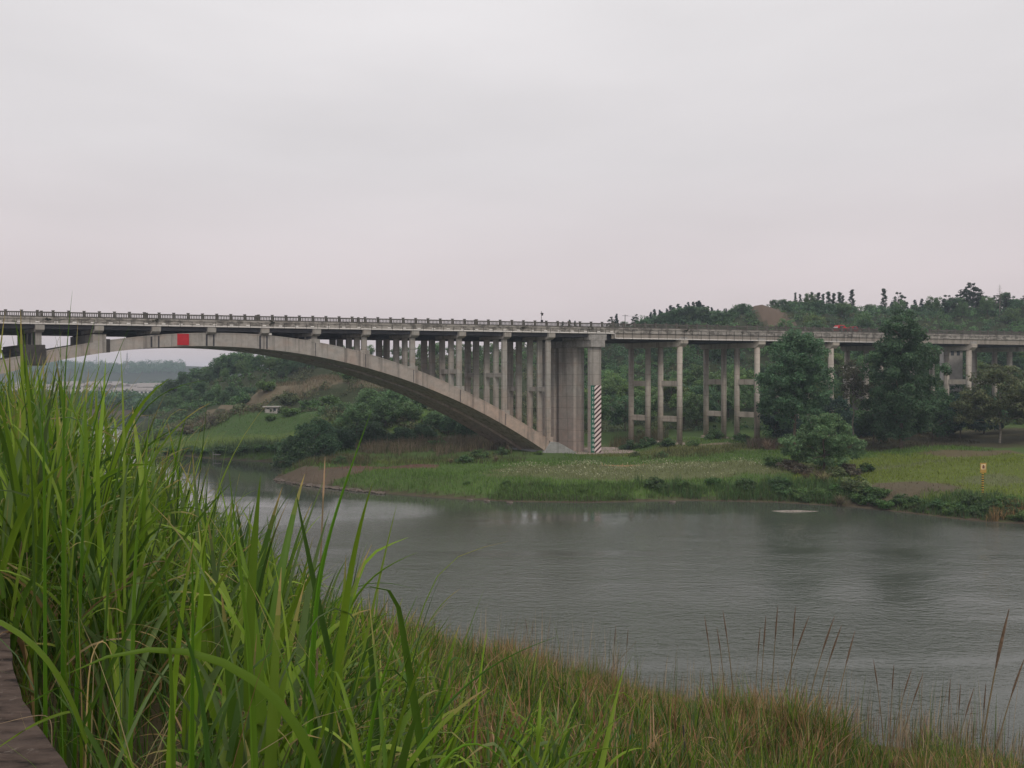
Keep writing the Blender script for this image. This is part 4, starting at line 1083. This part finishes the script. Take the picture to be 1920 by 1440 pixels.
# dry reeds under the arch and on the slope
parts = []
def reeds(x0, x1, Y0, Y1, n, h, col):
    Y = rng.uniform(Y0, Y1, n); X = PX(rng.uniform(x0, x1, n), Y); pxx = 960 + F * X / Y; ed = np.minimum(np.minimum(pxx - x0, x1 - pxx) / (x1 - x0), np.minimum(Y - Y0, Y1 - Y) / (Y1 - Y0)); k = (sdist(X, Y) > .3) & (fbm(X * .22, Y * .22) + np.minimum(ed, .25) * 1.7 > .70); X, Y = X[k], Y[k]; n = len(X)
    c = np.array(col) * rng.uniform(.55, 1.35, (n, 1)); gk = rng.random(n) < .3; c[gk] = np.array((.07, .09, .04))
    parts.append(blades(np.stack([X, Y, far_h(X, Y) - .1], -1), rng.random(n) * 6.28, rng.uniform(.4, 1.1, n) * h * (.6 + .8 * fbm(X * .3, Y * .3)), rng.uniform(.05, .10, n), np.abs(rng.normal(.12, .15, n)), np.abs(rng.normal(.4, .4, n)), c, 3, 1.6, 0))
TANR = (.20, .165, .11)
reeds(660, 970, 156, 190, 13000, 2.6, TANR); reeds(540, 700, 142, 160, 3000, 1.6, (.13, .115, .065)); reeds(480, 800, 222, 262, 12000, 1.7, (.19, .155, .105)); reeds(330, 560, 205, 222, 3000, 1.8, (.15, .12, .085))
reeds(1140, 1260, 176, 192, 2600, 2.6, (.15, .135, .07)); reeds(1400, 1470, 150, 166, 1500, 2.2, (.16, .12, .095)); reeds(1840, 1960, 97, 101, 2200, 1.5, (.30, .22, .10)); reeds(1200, 1460, 146, 160, 2600, 1.4, (.11, .115, .05)); reeds(640, 1000, 143, 158, 2500, 1.3, (.10, .105, .05))
V, Fq, C = join(parts)
add('dry_reeds', raw_mesh('dry_reeds', V, Fq, M['dry'], C), kind='stuff')

# shrubs
def bush_mesh(col, size=.26, per=60, n=26, clump=(.35, .7)):
    d = rng.normal(size=(n, 3)); d /= np.linalg.norm(d, axis=1)[:, None]; d[:, 2] = np.abs(d[:, 2])
    c = d * rng.random((n, 1)) ** .5 * np.array((1.5, 1.5, 1.5)) + np.array((0, 0, .35))
    V, Fq, cc = leaves(c, rng.uniform(*clump, n), per, size, np.array(col)[None] * (1 + .35 * (rng.random((n, 1)) * 2 - 1)), .5)
    m = MB()
    for i in range(6): m.tube([(0, 0, -.3), tuple(c[i] * np.array((.5, .5, .6))), tuple(c[i])], [.05, .03, .012], 5)
    return raw_mesh('bush', V, Fq, M['leaf'], cc), m.mesh('bush_stem', M['bark'])
BM = [bush_mesh((.085, .155, .050)), bush_mesh((.062, .115, .045)), bush_mesh((.092, .122, .054)), bush_mesh((.105, .098, .070), .22, 50)]
def bush(px, Y, h, k, label, group, wide=1.2):
    X = PX(px, Y); g = fh(X, Y); s = h / 2.2
    t = empty('bush', (X, Y, g - .15), rng.random() * 6.28, label=label, cat='bush', group=group); t.scale = (s * wide, s * wide, s)
    add('foliage', BM[k][0], t); add('stem', BM[k][1], t)
r4 = np.random.default_rng(4)
_pp = parts; parts = []
reeds(1190, 1640, 109, 121, 15000, 1.7, (.060, .115, .042)); reeds(880, 1240, 112.5, 120, 9000, 1.0, (.075, .135, .040)); reeds(1560, 1925, 96, 108, 6000, 1.1, (.055, .10, .04)); reeds(240, 560, 174, 186, 5000, 2.0, (.050, .085, .042))
V, Fq, C = join(parts)
add('bank_reeds', raw_mesh('bank_reeds', V, Fq, M['grass'], C), kind='stuff')
for px in list(range(1225, 1460, 58)):
    Ys = np.interp(px, [1200, 1300, 1450], [115.5, 116.5, 114.5]); bush(px + r4.uniform(-6, 6), Ys + r4.uniform(1.5, 4), r4.uniform(1.2, 2.1), int(r4.integers(0, 2)), 'dark green waterside bush overhanging the river right of the gauge', 'waterside bushes right of the gauge')
for px in list(range(1470, 1925, 13)):
    Ys = np.interp(px, [1450, 1600, 1700, 1800, 1920], [113.6, 109.3, 104.5, 99.6, 96.5]); bush(px + r4.uniform(-6, 6), Ys + r4.uniform(.6, 3.6), r4.uniform(.8, 1.9), int(r4.integers(0, 2)), 'dark creeping bush at the water edge below the right field', 'waterside bushes below the right field')
for px in range(880, 1210, 70):
    bush(px + r4.uniform(-8, 8), 113.5 + (1100 - px) * .016 + r4.uniform(2, 4), r4.uniform(.5, .95), 0, 'low green tuft bush on the bank in front of the arch foot', 'low bushes in front of the arch foot', 1.6)
for px, Y, h, k, lab in ((1455, 133, 2.6, 0, 'green bush at the left foot of the acacia'), (1480, 128, 2.2, 3, 'purplish dry bush at the lower left of the acacia'), (1500, 124, 2.2, 3, 'brown dry bush below the acacia'), (1590, 124, 2.4, 3, 'grey brown bush right of the acacia foot'), (1625, 126, 1.6, 1, 'dark small bush at the right end of the acacia thicket'), (1570, 122, 2.0, 2, 'olive bush under the acacia'), (1600, 113, 2.6, 2, 'olive bush hanging over the bank below the acacia'), (1640, 110.5, 1.6, 1, 'dark low bush on the field corner by the water'),
                     (1180, 173, 2.6, 1, 'dark bush behind the clearance gauge'), (1215, 172, 2.4, 1, 'dark bush at the foot of the first approach column'), (1250, 166, 2.0, 1, 'dark bush in front of the first approach bent'), (1300, 165, 1.8, 0, 'green bush right of the first approach bent'), (1340, 178, 2.6, 1, 'dark bush between the first and second bents'), (1390, 173, 2.2, 1, 'dark bush in front of the second bent'),
                     (940, 158, 1.8, 1, 'dark bush left of the arch foot'), (900, 152, 2.2, 1, 'dark bush in the shade under the arch end'), (870, 146, 1.9, 1, 'small dark bush right of the red earth'), (1010, 158, 1.2, 0, 'low green bush against the thrust block'), (640, 145, 1.8, 1, 'dark scrub left of the red earth path'), (1240, 150, 1.4, 1, 'low dark scrub at the edge of the flower strip'), (1190, 153, 1.3, 2, 'olive scrub at the end of the concrete pad'),
                     (820, 170, 2.6, 0, 'green bush by the reeds under the arch'), (300, 203, 2.4, 2, 'olive shrub behind the left meadow'), (350, 208, 2.6, 3, 'brownish shrub behind the left meadow'), (400, 210, 2.6, 3, 'grey brown shrub behind the middle of the left meadow'), (450, 212, 3.0, 2, 'olive shrub left of the small white pump house'), (508, 203.5, 1.9, 0, 'green shrub in front of the small white pump house'), (545, 205, 3.0, 0, 'green shrub right of the small white pump house'), (580, 214, 4, 0, 'large green shrub on the slope right of the pump house'), (620, 218, 4, 0, 'large dark shrub on the slope above the thicket'), (660, 232, 4, 0, 'round green shrub on the dry grass slope'), (500, 234, 4, 0, 'dark shrub above the pump house on the slope'), (540, 226, 3.6, 2, 'olive shrub on the slope above the pump house'), (460, 240, 4, 1, 'dark shrub between the spur wood and the dry slope')):
    bush(px, Y, h, k, lab, None)
for px, Y in ((255, 202), (285, 196), (320, 190), (352, 186), (385, 182), (420, 180), (455, 178), (490, 177), (525, 176)):
    bush(px, Y, 2.0, int(r4.integers(0, 2)), 'dark shoreline bush along the left meadow', 'shoreline bushes of the left meadow', 1.8)
# pampas-like clumps
def clump_mesh(col, n=130, h=1.9):
    c = np.array(col) * rng.uniform(.6, 1.4, (n, 1))
    V, Fq, C = blades(np.stack([rng.normal(0, .12, n), rng.normal(0, .12, n), np.zeros(n)], -1), rng.random(n) * 6.28, h * rng.uniform(.6, 1.1, n), rng.uniform(.05, .08, n), np.abs(rng.normal(.25, .2, n)), np.abs(rng.normal(1.1, .4, n)), c, 5, 1.5, 0)
    return raw_mesh('grass_clump', V, Fq, M['dry'], C)
for px, Y, lab, col, s in ((1545, 117, 'pale fountain shaped grass clump below the acacia', (.24, .22, .12), 1.25), (1575, 110, 'grey drooping grass clump over the water edge', (.19, .16, .11), 1.1), (1440, 152, 'dry tan grass clump left of the acacia', (.22, .17, .12), 1.3), (1510, 119, 'brown grass clump left of the pale fountain clump', (.15, .115, .08), 1.0), (1535, 121, 'dark brown grass clump behind the pale fountain clump', (.12, .095, .07), 1.0), (845, 146, 'small tan grass clump at the end of the red earth', (.2, .16, .1), .7), (930, 147, 'thin tan grass clump under the arch end', (.22, .18, .12), .8)):
    X = PX(px, Y); o = add('grass_clump', clump_mesh(col), None, (X, Y, fh(X, Y) - .05), label=lab, cat='grass clump'); o.scale = (s, s, s)

# ------------------------------------------------------------------ things on the far bank
X, Y = PX(1843, 106), 106.0; g = fh(X, Y)
t = empty('warning_sign', (X, Y, g), .05, label='yellow warning sign on a striped post in the right field', cat='sign')
zt = PZ(868, Y) - g
MB().box(-.09, .09, -.09, .09, -.3, zt - 1.0).build('post', M['ystripe'], t)
MB().box(-.42, .42, -.14, -.095, zt - 1.3, zt).build('panel', M['yellow'], t)
MB().box(-.3, .3, -.152, -.143, zt - .86, zt - .14).build('white_field', plain('sign_cream', (.62, .50, .30), .6), t)
MB().prism_y([(-.14, zt - .74), (.14, zt - .74), (.17, zt - .5), (.09, zt - .26), (-.09, zt - .26), (-.17, zt - .5)], -.160, -.154).build('symbol', plain('sign_brown', (.16, .06, .03)), t)
X, Y = PX(510, 208), 208.0; g = fh(X, Y); zt = PZ(761.5, Y)
t = empty('pump_house', (X, Y, g), .1, label='small white flat roofed pump house on the left slope', cat='building')
MB().box(-1.6, 1.6, -1.3, 1.3, -1, zt - g - .25).build('wall', M['greywall'], t); MB().box(-2.1, 2.1, -1.7, 1.7, zt - g - .245, zt - g).build('roof', M['greywall'], t)
MB().box(.6, 1.25, -1.34, -1.29, .1, zt - g - .5).build('door', M['glass'], t); MB().box(-1.1, -.4, -1.34, -1.29, .6, zt - g - .5).build('window', M['glass'], t)
X, Y = PX(403, 176.6), 176.6
t = empty('mooring_frame', (X, Y, .1), 0, label='small pale pipe frame standing at the shore of the left meadow', cat='frame')
MB().cyl(-.45, 0, -1, 1.5, .09, 8).cyl(.1, .2, -1, 1.1, .09, 8).build('post', M['block'], t); MB().box(-.5, 1.3, -.05, .08, .8, .95).build('rail', M['greywall'], t)
def small_house(px, Y, y0, y1, wpx, lab, wallm, rz=0.0, roofm=None, floors=1):
    X = PX(px, Y); zb = PZ(y1, Y); zt = PZ(y0, Y); w = wpx / F * Y / 2; g = min(fh(X, Y), zb)
    t = empty('house', (X, Y, g), rz, label=lab, cat='house')
    H = zt - g
    MB().box(-w, w, -2.5, 2.5, -.5, H - .2).build('wall', wallm, t)
    MB().prism_x([(-3.2, H - .55), (3.2, H + .15), (3.2, H + .3), (-3.2, H - .4)], -w - .5, w + .5).build('roof', roofm or M['roof'], t)
    for i in range(2):
        MB().box(-w * .6 + i * w * .8, -w * .6 + i * w * .8 + .8, -2.54, -2.49, H - 2.2, H - 1.0).build('window', M['glass'], t)
    return t
small_house(1602, 205, 690, 712, 26, 'grey shed with a pale slab roof under the bridge behind the slim tree', M['greywall'], .1, M['pipe'])
hb = small_house(1783, 214, 652, 690, 26, 'grey house with balcony rails under the deck right of the tallest tree', M['greywall'], -.1)
for zz in (1.1, 1.8): MB().box(-2.4, 2.4, -3.4, -3.3, 3.2 + zz, 3.3 + zz).build('balcony_rail', M['pipe'], hb)
MB().box(-2.5, 2.5, -3.45, -2.5, 4.0, 4.15).build('balcony', M['greywall'], hb)
# gravel bar
cv = []; cf = []
for r_ in range(6):
    for a in range(40):
        q = r_ / 5; an = a / 40 * 6.283; rad = 1 + .25 * math.sin(an * 3 + 1) * q
        cv.append((3.4 * q * math.cos(an) * rad, .75 * q * math.sin(an) * rad, .22 * (1 - q ** 2) - .06))
for r_ in range(5):
    for a in range(40): cf.append([r_ * 40 + a, r_ * 40 + (a + 1) % 40, (r_ + 1) * 40 + (a + 1) % 40, (r_ + 1) * 40 + a])
sx, sy = WP(1487, 959)
add('sandbar', raw_mesh('sandbar', np.array(cv), cf, plain('gravel', (.19, .17, .145), .95, .4, 3.0)), None, (sx, sy, 0), kind='structure')
# rocks
def rock_mesh():
    bm = bmesh.new(); bmesh.ops.create_icosphere(bm, subdivisions=2, radius=.5)
    for v in bm.verts: v.co *= .7 + .55 * random.random(); v.co.z *= .6
    me = bpy.data.meshes.new('rock'); bm.to_mesh(me); bm.free(); me.materials.append(M['rock']); return me
RM = [rock_mesh() for _ in range(4)]
for px, py, s in ((835, 1222, .9), (850, 1232, .7), (868, 1226, .8), (885, 1235, .6), (905, 1228, .8), (925, 1236, .6), (948, 1240, .7), (1000, 1250, .8), (1020, 1258, 1.0), (1034, 1268, .6), (1060, 1270, .4), (1058, 1277, .4), (1040, 1296, .6), (970, 1246, .7)):
    x, y = WP(px, py); o = add('rock', RM[random.randrange(4)], None, (x, y, .05), label='brown rock at the near waterline', cat='rock', group='rocks along the near waterline'); o.scale = (s * 1.2, s, s); o.rotation_euler = (0, 0, random.random() * 6)
for i in range(26):
    px = 515 + i * 8.2 + random.uniform(-3, 3); py = np.interp(px, [512, 545, 600, 700, 800], [900, 907, 914, 925, 933]); x, y = WP(px, py)
    o = add('rock', RM[random.randrange(4)], None, (x, y + .3, .1), label='rubble stone along the far point of the peninsula', cat='rock', group='rubble along the far point'); s = random.uniform(.5, 1.3); o.scale = (s * 1.6, s, s * .8); o.rotation_euler = (0, 0, random.random() * 6)
for px, py, lab in ((880, 937, 'dark stone in the shallows, left one below the green bank'), (912, 939, 'dark stone in the shallows, middle one below the green bank'), (955, 942, 'dark stone in the shallows, right one below the green bank'), (1260, 941, 'tiny white stone at the far waterline right of the gauge')):
    x, y = WP(px, py + 1); o = add('rock', RM[0], None, (x, y, .05), label=lab, cat='rock'); o.scale = (1.0, .7, .6)

# utility pole, dead tree, masts
X, Y = PX(1172, 330), 330.0; g = fh(X, Y); zt = PZ(590, Y) - g
t = empty('utility_pole', (X, Y, g), .1, label='utility pole with a cross arm between the isolated pair of pines', cat='pole')
MB().cyl(0, 0, -.5, zt, .16, 8).build('pole', M['mast'], t); MB().box(-1.2, 1.2, -.08, .08, zt - .5, zt - .35).build('cross_arm', M['mast'], t)
wv = MB()
wv.tube([(PX(1172, 330) + q * 38, 330 + q * 5, PZ(590.5, 330) - .4 - 3.2 * q * (1 - q) * .5) for q in np.linspace(0, 1, 9)], .03, 4)
wv.build('power_line', M['iron'], None, label='thin wire running right from the utility pole to the conifers', cat='wire')
X, Y = PX(1874, 312), 312.0; g = fh(X, Y); h = PZ(533, Y) - g; m = MB(); m.tube([(0, 0, -.3), (.1, 0, h * .5), (0, 0, h)], [.16, .1, .03], 6)
for i in range(26):
    z = h * (.55 + .43 * i / 26); a = i * 2.4; L = 2.0 * (1.05 - z / h) + .5; m.tube([(.05, 0, z), (L * math.cos(a), L * math.sin(a), z + L * .25)], [.05, .02], 4)
t = empty('dead_tree', (X, Y, g), 0, label='bare dead conifer with whorled twigs on the right skyline', cat='tree'); m.build('trunk', M['palebark'], t)
def mast(px, Y, y0, y1, w, lab):
    X = PX(px, Y); z1 = PZ(y0, Y); z0 = PZ(y1, Y) - 6; h = z1 - z0; m = MB()
    for a, b in ((-1, -1), (1, -1), (1, 1), (-1, 1)): m.tube([(a * w, b * w, 0), (a * w * .25, b * w * .25, h)], .22, 4)
    n = 10
    for i in range(n):
        q0, q1 = i / n, (i + 1) / n; r0, r1 = w * (1 - .75 * q0), w * (1 - .75 * q1)
        for s_ in (-1, 1):
            m.tube([(-r0 * s_, -r0, h * q0), (r1 * s_, -r1, h * q1)], .12, 4); m.tube([(-r0, r0 * s_, h * q0), (-r1, -r1 * s_, h * q1)], .12, 4)
    t = empty('lattice_mast', (X, Y, z0), .3, label=lab, cat='mast'); m.build('lattice', M['mast'], t); MB().cyl(0, 0, h, h + 5, .12, 6).build('antenna', M['mast'], t)
mast(238.5, 1400, 662, 697, 2.2, 'dark lattice mast under the arch above the far village')
mast(181, 1800, 668, 700, 1.8, 'faint lattice mast left of the dark one')
for px, lab in ((285, 'left one of two thin poles on the far ridge'), (291, 'right one of two thin poles on the far ridge')):
    X, Y = PX(px, 1400), 1400.0; t = empty('power_pole', (X, Y, PZ(705, Y)), 0, label=lab, cat='pole'); MB().cyl(0, 0, 0, PZ(685, Y) - PZ(705, Y), .2, 6).build('pole', M['mast'], t); MB().box(-1.3, 1.3, -.1, .1, 10.5, 10.8).build('cross_arm', M['mast'], t)

# far viaduct
VY = 2300.0
t = empty('viaduct', (PX(180, VY), VY, 0), .02, label='far pale viaduct on tall piers in the haze under the arch', cat='bridge')
MB().box(-500, 260, -5, 5, PZ(702, VY), PZ(698, VY)).build('deck', M['greywall'], t)
for i in range(17): MB().box(-480 + i * 45, -477 + i * 45, -3, 3, 0, PZ(702, VY) - .02).build('pier', M['greywall'], t)
# far village
hp = {}
def village_house(w, dpt, floors, wallm):
    H = floors * 3.1
    a = MB().box(-w / 2, w / 2, -dpt / 2, dpt / 2, -2, H).mesh('house_wall', wallm)
    b = MB().prism_x([(-dpt / 2 - .5, H + .005), (dpt / 2 + .5, H + .005), (0, H + 2.2)], -w / 2 - .5, w / 2 + .5).mesh('house_roof', M['roof'])
    wins = [MB().box(-w / 2 + 1.2 + i * 3.0, -w / 2 + 2.9 + i * 3.0, -dpt / 2 - .06, -dpt / 2 - .003, f * 3.1 + .9, f * 3.1 + 2.4).mesh('house_window', M['glass']) for f in range(floors) for i in range(int((w - 1) // 3))]
    return a, b, wins
HT = [village_house(13, 9, 3, M['wall']), village_house(19, 9, 2, M['wall']), village_house(10, 9, 3, M['greywall'])]
r5 = np.random.default_rng(31)
for i in range(44):
    px = r5.uniform(40, 300); row = i % 3; Y = (600, 720, 840)[row] + r5.uniform(-18, 18); k = int(r5.integers(0, 3)); X = PX(px, Y)
    g = max(fh(X, Y), PZ((748, 742, 735)[row], Y))
    t = empty('house', (X, Y, g), r5.uniform(-.25, .25), label='pale hazy village house on the far shore under the arch', cat='house', group='houses of the far village')
    add('wall', HT[k][0], t); add('roof', HT[k][1], t)
    for wmesh in HT[k][2]: add('window', wmesh, t)
# far woods reading as one mass: shore belt and ridge
cs = []; rs = []
for n, Yr, pxr, hr in ((520, (430, 560), (-60, 300), (.5, 3.4)), (1100, (1380, 1500), (40, 345), (3, 11)), (200, (900, 1000), (-100, 320), (2, 8))):
    Y = r5.uniform(*Yr, n); X = PX(r5.uniform(*pxr, n), Y); z = far_h(X, Y) + r5.uniform(*hr, n); cs.append(np.stack([X, Y, z], -1)); rs.append(r5.uniform(2.5, 5.0, n) * (1.5 if Yr[0] > 800 else 1))
cs = np.vstack(cs); rs = np.concatenate(rs)
V, Fq, C = leaves(cs, rs, 26, 1.7, np.array(DG)[None] * r5.uniform(.7, 1.4, (len(cs), 1)), .5)
add('far_woods', raw_mesh('far_woods', V, Fq, M['leaf'], C), kind='stuff')
# undergrowth carpeting the wooded slope (one continuous mass)
n = 9500
Y = np.concatenate([r5.uniform(198, 345, 3800), r5.uniform(188, 300, 5700)]); X = PX(np.concatenate([r5.uniform(380, 2020, 3800), r5.uniform(285, 1010, 5700)]), Y); z = zone_col(X, Y); k = (z[:, 0] < z[:, 1] * 1.05) | (fbm(X * .06, Y * .06) > .6); k &= ~((Y < 207) & (X < PX(590, 195))); k &= fbm(X * .09 + 5, Y * .09) > .40; X, Y = X[k], Y[k]
V, Fq, C = leaves(np.stack([X, Y, far_h(X, Y) + .6], -1), r5.uniform(.6, 1.7, len(X)) * (.6 + .8 * fbm(X * .1, Y * .1)), 24, .46, np.where((fbm(X * .04 + 3, Y * .04) > .52)[:, None], np.array(MG)[None], np.array((.11, .125, .065))[None]) * r5.uniform(.6, 1.5, (len(X), 1)), .6)
add('slope_scrub', raw_mesh('slope_scrub', V, Fq, M['leaf'], C), kind='stuff')

n = 4300
Y = np.concatenate([r5.uniform(235, 345, 3600), r5.uniform(176, 205, 700)]); X = PX(np.concatenate([r5.uniform(1090, 2020, 3600), r5.uniform(1440, 2000, 700)]), Y); bare = ((X - PX(1436, 320)) / 8.0) ** 2 + ((Y - 320) / 26.0) ** 2 < 1.1; X, Y = X[~bare], Y[~bare]
tone = np.where((fbm(X * .07 + 3, Y * .07) > .52)[:, None], np.array(MG)[None], np.array(DG)[None]) * r5.uniform(.6, 1.5, (len(X), 1))
V, Fq, C = leaves(np.stack([X, Y, far_h(X, Y) + r5.uniform(.3, 2.6, len(X)) * np.where(Y < 210, 1.9, 1.0)], -1), r5.uniform(1.0, 2.2, len(X)), 34, .55, tone, .5)
add('hillside_thicket', raw_mesh('hillside_thicket', V, Fq, M['leaf'], C), kind='stuff')
# weeds growing out of the cornice
for s, q, lab in ((1.2, .6, 'small weed tuft on the cornice above the left arch block'), (18.5, .9, 'dark weed tuft on the cornice left of the red sign'), (38.5, .7, 'weed tuft on the cornice right of the red sign'), (87.5, 1.0, 'dark weed tuft hanging from the cornice left of the camera pole'), (102.0, 1.1, 'weed tuft on the cornice above the main pier'), (124.2, .8, 'weed tuft on the cornice at the first approach bent')):
    n = 160; x, y = BW(s, 0.0)
    V, Fq, C = leaves(rng.normal(size=(8, 3)) * np.array((.45, .12, .22)) * q, np.full(8, .28 * q), 22, .13, np.tile((.035, .04, .025), (8, 1)), .3)
    add('weed_tuft', raw_mesh('weed_tuft', V, Fq, M['leaf'], C), None, (x, y - .05, 28.35), label=lab, cat='weed')

# ------------------------------------------------------------------ near things
def ledgemat():
    t = NT('ledge_stone'); p = t.pos('World')
    a = t.noise(t.map(p, (1.6, 6.0, 6.0), rot=(0, 0, .12)), 1.5, 5, .6, dist=.25); b = t.noise(p, 22.0, 5, .6); c2 = t.noise(p, 2.0, 3)
    c = t.ramp(a, [(.38, (.010, .008, .007)), (.44, (.050, .036, .030)), (.56, (.082, .060, .050)), (.75, (.125, .094, .078))])
    c = t.mix(t.mrange(b, .62, .74, 0, .5), c, (.30, .26, .23)); c = t.mix(t.mrange(c2, .3, .7, 0, .35), c, (.07, .055, .047))
    t.base(c); t.bump(t.math('ADD', a, t.math('MULTIPLY', b, .15)), .9, .05)
    return t.fin(.95, .15)
M['ledge'] = ledgemat()
lt = np.linspace(-4, 14, 110); ld = np.linspace(-3.2, 0, 28)
LT, LD = np.meshgrid(lt, ld)
edge_j = (fbm(LT * 1.3, LT * 0 + 2) - .5) * .14
LX, LY = xy(LD + edge_j * (LD > -.15), LT)
LZ = 15.88 + (fbm(LX * 1.2, LY * 4.0) - .5) * .035
V1 = np.stack([LX, LY, LZ], -1).reshape(-1, 3); idx = np.arange(LX.size).reshape(LX.shape)
q1 = np.stack([idx[:-1, :-1], idx[1:, :-1], idx[1:, 1:], idx[:-1, 1:]], -1).reshape(-1, 4)
# vertical face down from the lip
rows = []
for i, dz in enumerate((0, .2, .45, .75, 1.1, 1.6)):
    jx, jy = xy(np.zeros_like(lt) + edge_j[-1] + .03 * i * (fbm(lt * 2, lt * 0 + i) - .3), lt)
    rows.append(np.stack([jx, jy, LZ[-1] - dz], -1))
V2 = np.vstack(rows); id2 = np.arange(len(V2)).reshape(6, -1) + len(V1)
q2 = np.stack([id2[:-1, :-1], id2[1:, :-1], id2[1:, 1:], id2[:-1, 1:]], -1).reshape(-1, 4)
add('stone_ledge', raw_mesh('stone_ledge', np.vstack([V1, V2]), np.vstack([q1, q2]), M['ledge'], smooth=False), label='weathered brown stone ledge beside the tall grass at the lower left', cat='ledge')
# posts
X, Y = PX(1183, 14.5), 14.5; g = float(nh(X, Y)); zt = PZ(1378, Y) - g
t = empty('fence_post', (X, Y, g), 0, label='green plastic fence post low in the near bank grass', cat='post')
MB().cyl(0, 0, -.3, zt, .045, 12).build('post', M['postgreen'], t, smooth=False)
MB().tube([(0, 0, zt), (.01, 0, zt + .12), (.03, 0, zt + .26)], [.035, .032, .02], 7).build('stub', M['bark'], t)
X2, Y2 = PX(1285, 15.0), 15.0; g2_ = float(nh(X2, Y2)); zt2 = PZ(1362, Y2) - g2_
t = empty('fence_post', (X2, Y2, g2_), 0, label='thin dark fence stake right of the green post', cat='post')
MB().tube([(0, 0, -.3), (.0, 0, zt2 * .5), (-.03, 0, zt2)], [.024, .022, .016], 7).build('stake', M['iron'], t)
MB().tube([(X + (X2 - X) * q, Y + (Y2 - Y) * q, g + zt * .92 + (g2_ + zt2 * .35 - g - zt * .92) * q - .08 * math.sin(q * 3.14)) for q in np.linspace(0, 1, 10)], .008, 5).build('fence_wire', M['postgreen'], None, label='green wire strung from the green post to the dark stake', cat='wire')

# ------------------------------------------------------------------ haze, light, sky, camera
hz = MB().box(-2000, 2000, -60, 2800, -4, 75).mesh('haze', None)
vm = bpy.data.materials.new('haze_air'); vm.use_nodes = True; nt = vm.node_tree
nt.nodes.remove(nt.nodes['Principled BSDF'])
pv = nt.nodes.new('ShaderNodeVolumePrincipled'); pv.inputs['Color'].default_value = (.72, .84, 1.0, 1); pv.inputs['Density'].default_value = .00028; pv.inputs['Anisotropy'].default_value = 0.0
nt.links.new(pv.outputs[0], nt.nodes['Material Output'].inputs['Volume'])
hz.materials.append(vm)
add('haze', hz, kind='stuff')

SUN_EL, SUN_AZ = 50.0, 20.0           # behind the camera, a little to its right
sd = bpy.data.lights.new('Sun', 'SUN'); sd.energy = 1.5; sd.angle = R(14); sd.color = (1, .90, .80)
so = bpy.data.objects.new('Sun', sd); COL.objects.link(so)
a = R(SUN_AZ); dirv = Vector((math.sin(a) * math.cos(R(SUN_EL)), -math.cos(a) * math.cos(R(SUN_EL)), math.sin(R(SUN_EL))))
so.rotation_euler = dirv.to_track_quat('Z', 'Y').to_euler()
W = bpy.data.worlds.new('World'); SC.world = W; W.use_nodes = True
nt = W.node_tree; bg = nt.nodes['Background']; bg.inputs['Strength'].default_value = .1
skt = nt.nodes.new('ShaderNodeTexSky'); skt.sky_type = 'NISHITA'; skt.sun_disc = False; skt.sun_elevation = R(SUN_EL); skt.sun_rotation = math.atan2(dirv.x, dirv.y); skt.air_density = 1.5; skt.dust_density = 3
tc = nt.nodes.new('ShaderNodeTexCoord'); sep = nt.nodes.new('ShaderNodeSeparateXYZ'); nt.links.new(tc.outputs['Generated'], sep.inputs[0])
rp = nt.nodes.new('ShaderNodeValToRGB'); nt.links.new(sep.outputs[2], rp.inputs[0])
e = rp.color_ramp.elements
SKYC = [(0.0, (.60, .52, .53)), (.12, (.655, .580, .592)), (.26, (.69, .655, .663)), (.45, (.77, .745, .75)), (1.0, (.88, .87, .88))]
while len(e) < len(SKYC): e.new(.5)
for i, (p_, c_) in enumerate(SKYC): e[i].position = p_; e[i].color = (*c_, 1)
mp = nt.nodes.new('ShaderNodeMapping'); mp.inputs['Scale'].default_value = (1.1, 1.1, 4.5); nt.links.new(tc.outputs['Generated'], mp.inputs[0])
nz = nt.nodes.new('ShaderNodeTexNoise'); nz.inputs['Scale'].default_value = 1.6; nz.inputs['Detail'].default_value = 4; nz.inputs['Roughness'].default_value = .5; nt.links.new(mp.outputs[0], nz.inputs[0])
mr = nt.nodes.new('ShaderNodeMapRange'); mr.inputs[1].default_value = .3; mr.inputs[2].default_value = .7; mr.inputs[3].default_value = 10.3; mr.inputs[4].default_value = 11.7; nt.links.new(nz.outputs['Fac'], mr.inputs[0])
ml = nt.nodes.new('ShaderNodeVectorMath'); ml.operation = 'SCALE'; nt.links.new(rp.outputs[0], ml.inputs[0]); nt.links.new(mr.outputs[0], ml.inputs['Scale'])
mx = nt.nodes.new('ShaderNodeMix'); mx.data_type = 'RGBA'; mx.inputs[0].default_value = .93
nt.links.new(skt.outputs[0], mx.inputs[6]); nt.links.new(ml.outputs[0], mx.inputs[7]); nt.links.new(mx.outputs[2], bg.inputs[0])

cd = bpy.data.cameras.new('Camera'); cd.sensor_width = 36; cd.lens = F / 1920 * 36; cd.clip_start = .1; cd.clip_end = 6000
cam = bpy.data.objects.new('Camera', cd); COL.objects.link(cam)
cam.location = (0, 0, CAMZ); cam.rotation_euler = (R(90) - math.atan((720 - HZ) / F), 0, 0)
SC.camera = cam
SC.view_settings.view_transform = 'Standard'; SC.view_settings.look = 'None'; SC.view_settings.exposure = 0; SC.view_settings.gamma = 1
SC.cycles.use_denoising = True; SC.cycles.denoiser = 'OPENIMAGEDENOISE'; SC.cycles.denoising_input_passes = 'RGB_ALBEDO_NORMAL'; SC.cycles.denoising_prefilter = 'ACCURATE'
SC.cycles.max_bounces = 6; SC.cycles.diffuse_bounces = 3; SC.cycles.glossy_bounces = 2; SC.cycles.transmission_bounces = 3; SC.cycles.transparent_max_bounces = 4; SC.cycles.volume_bounces = 0
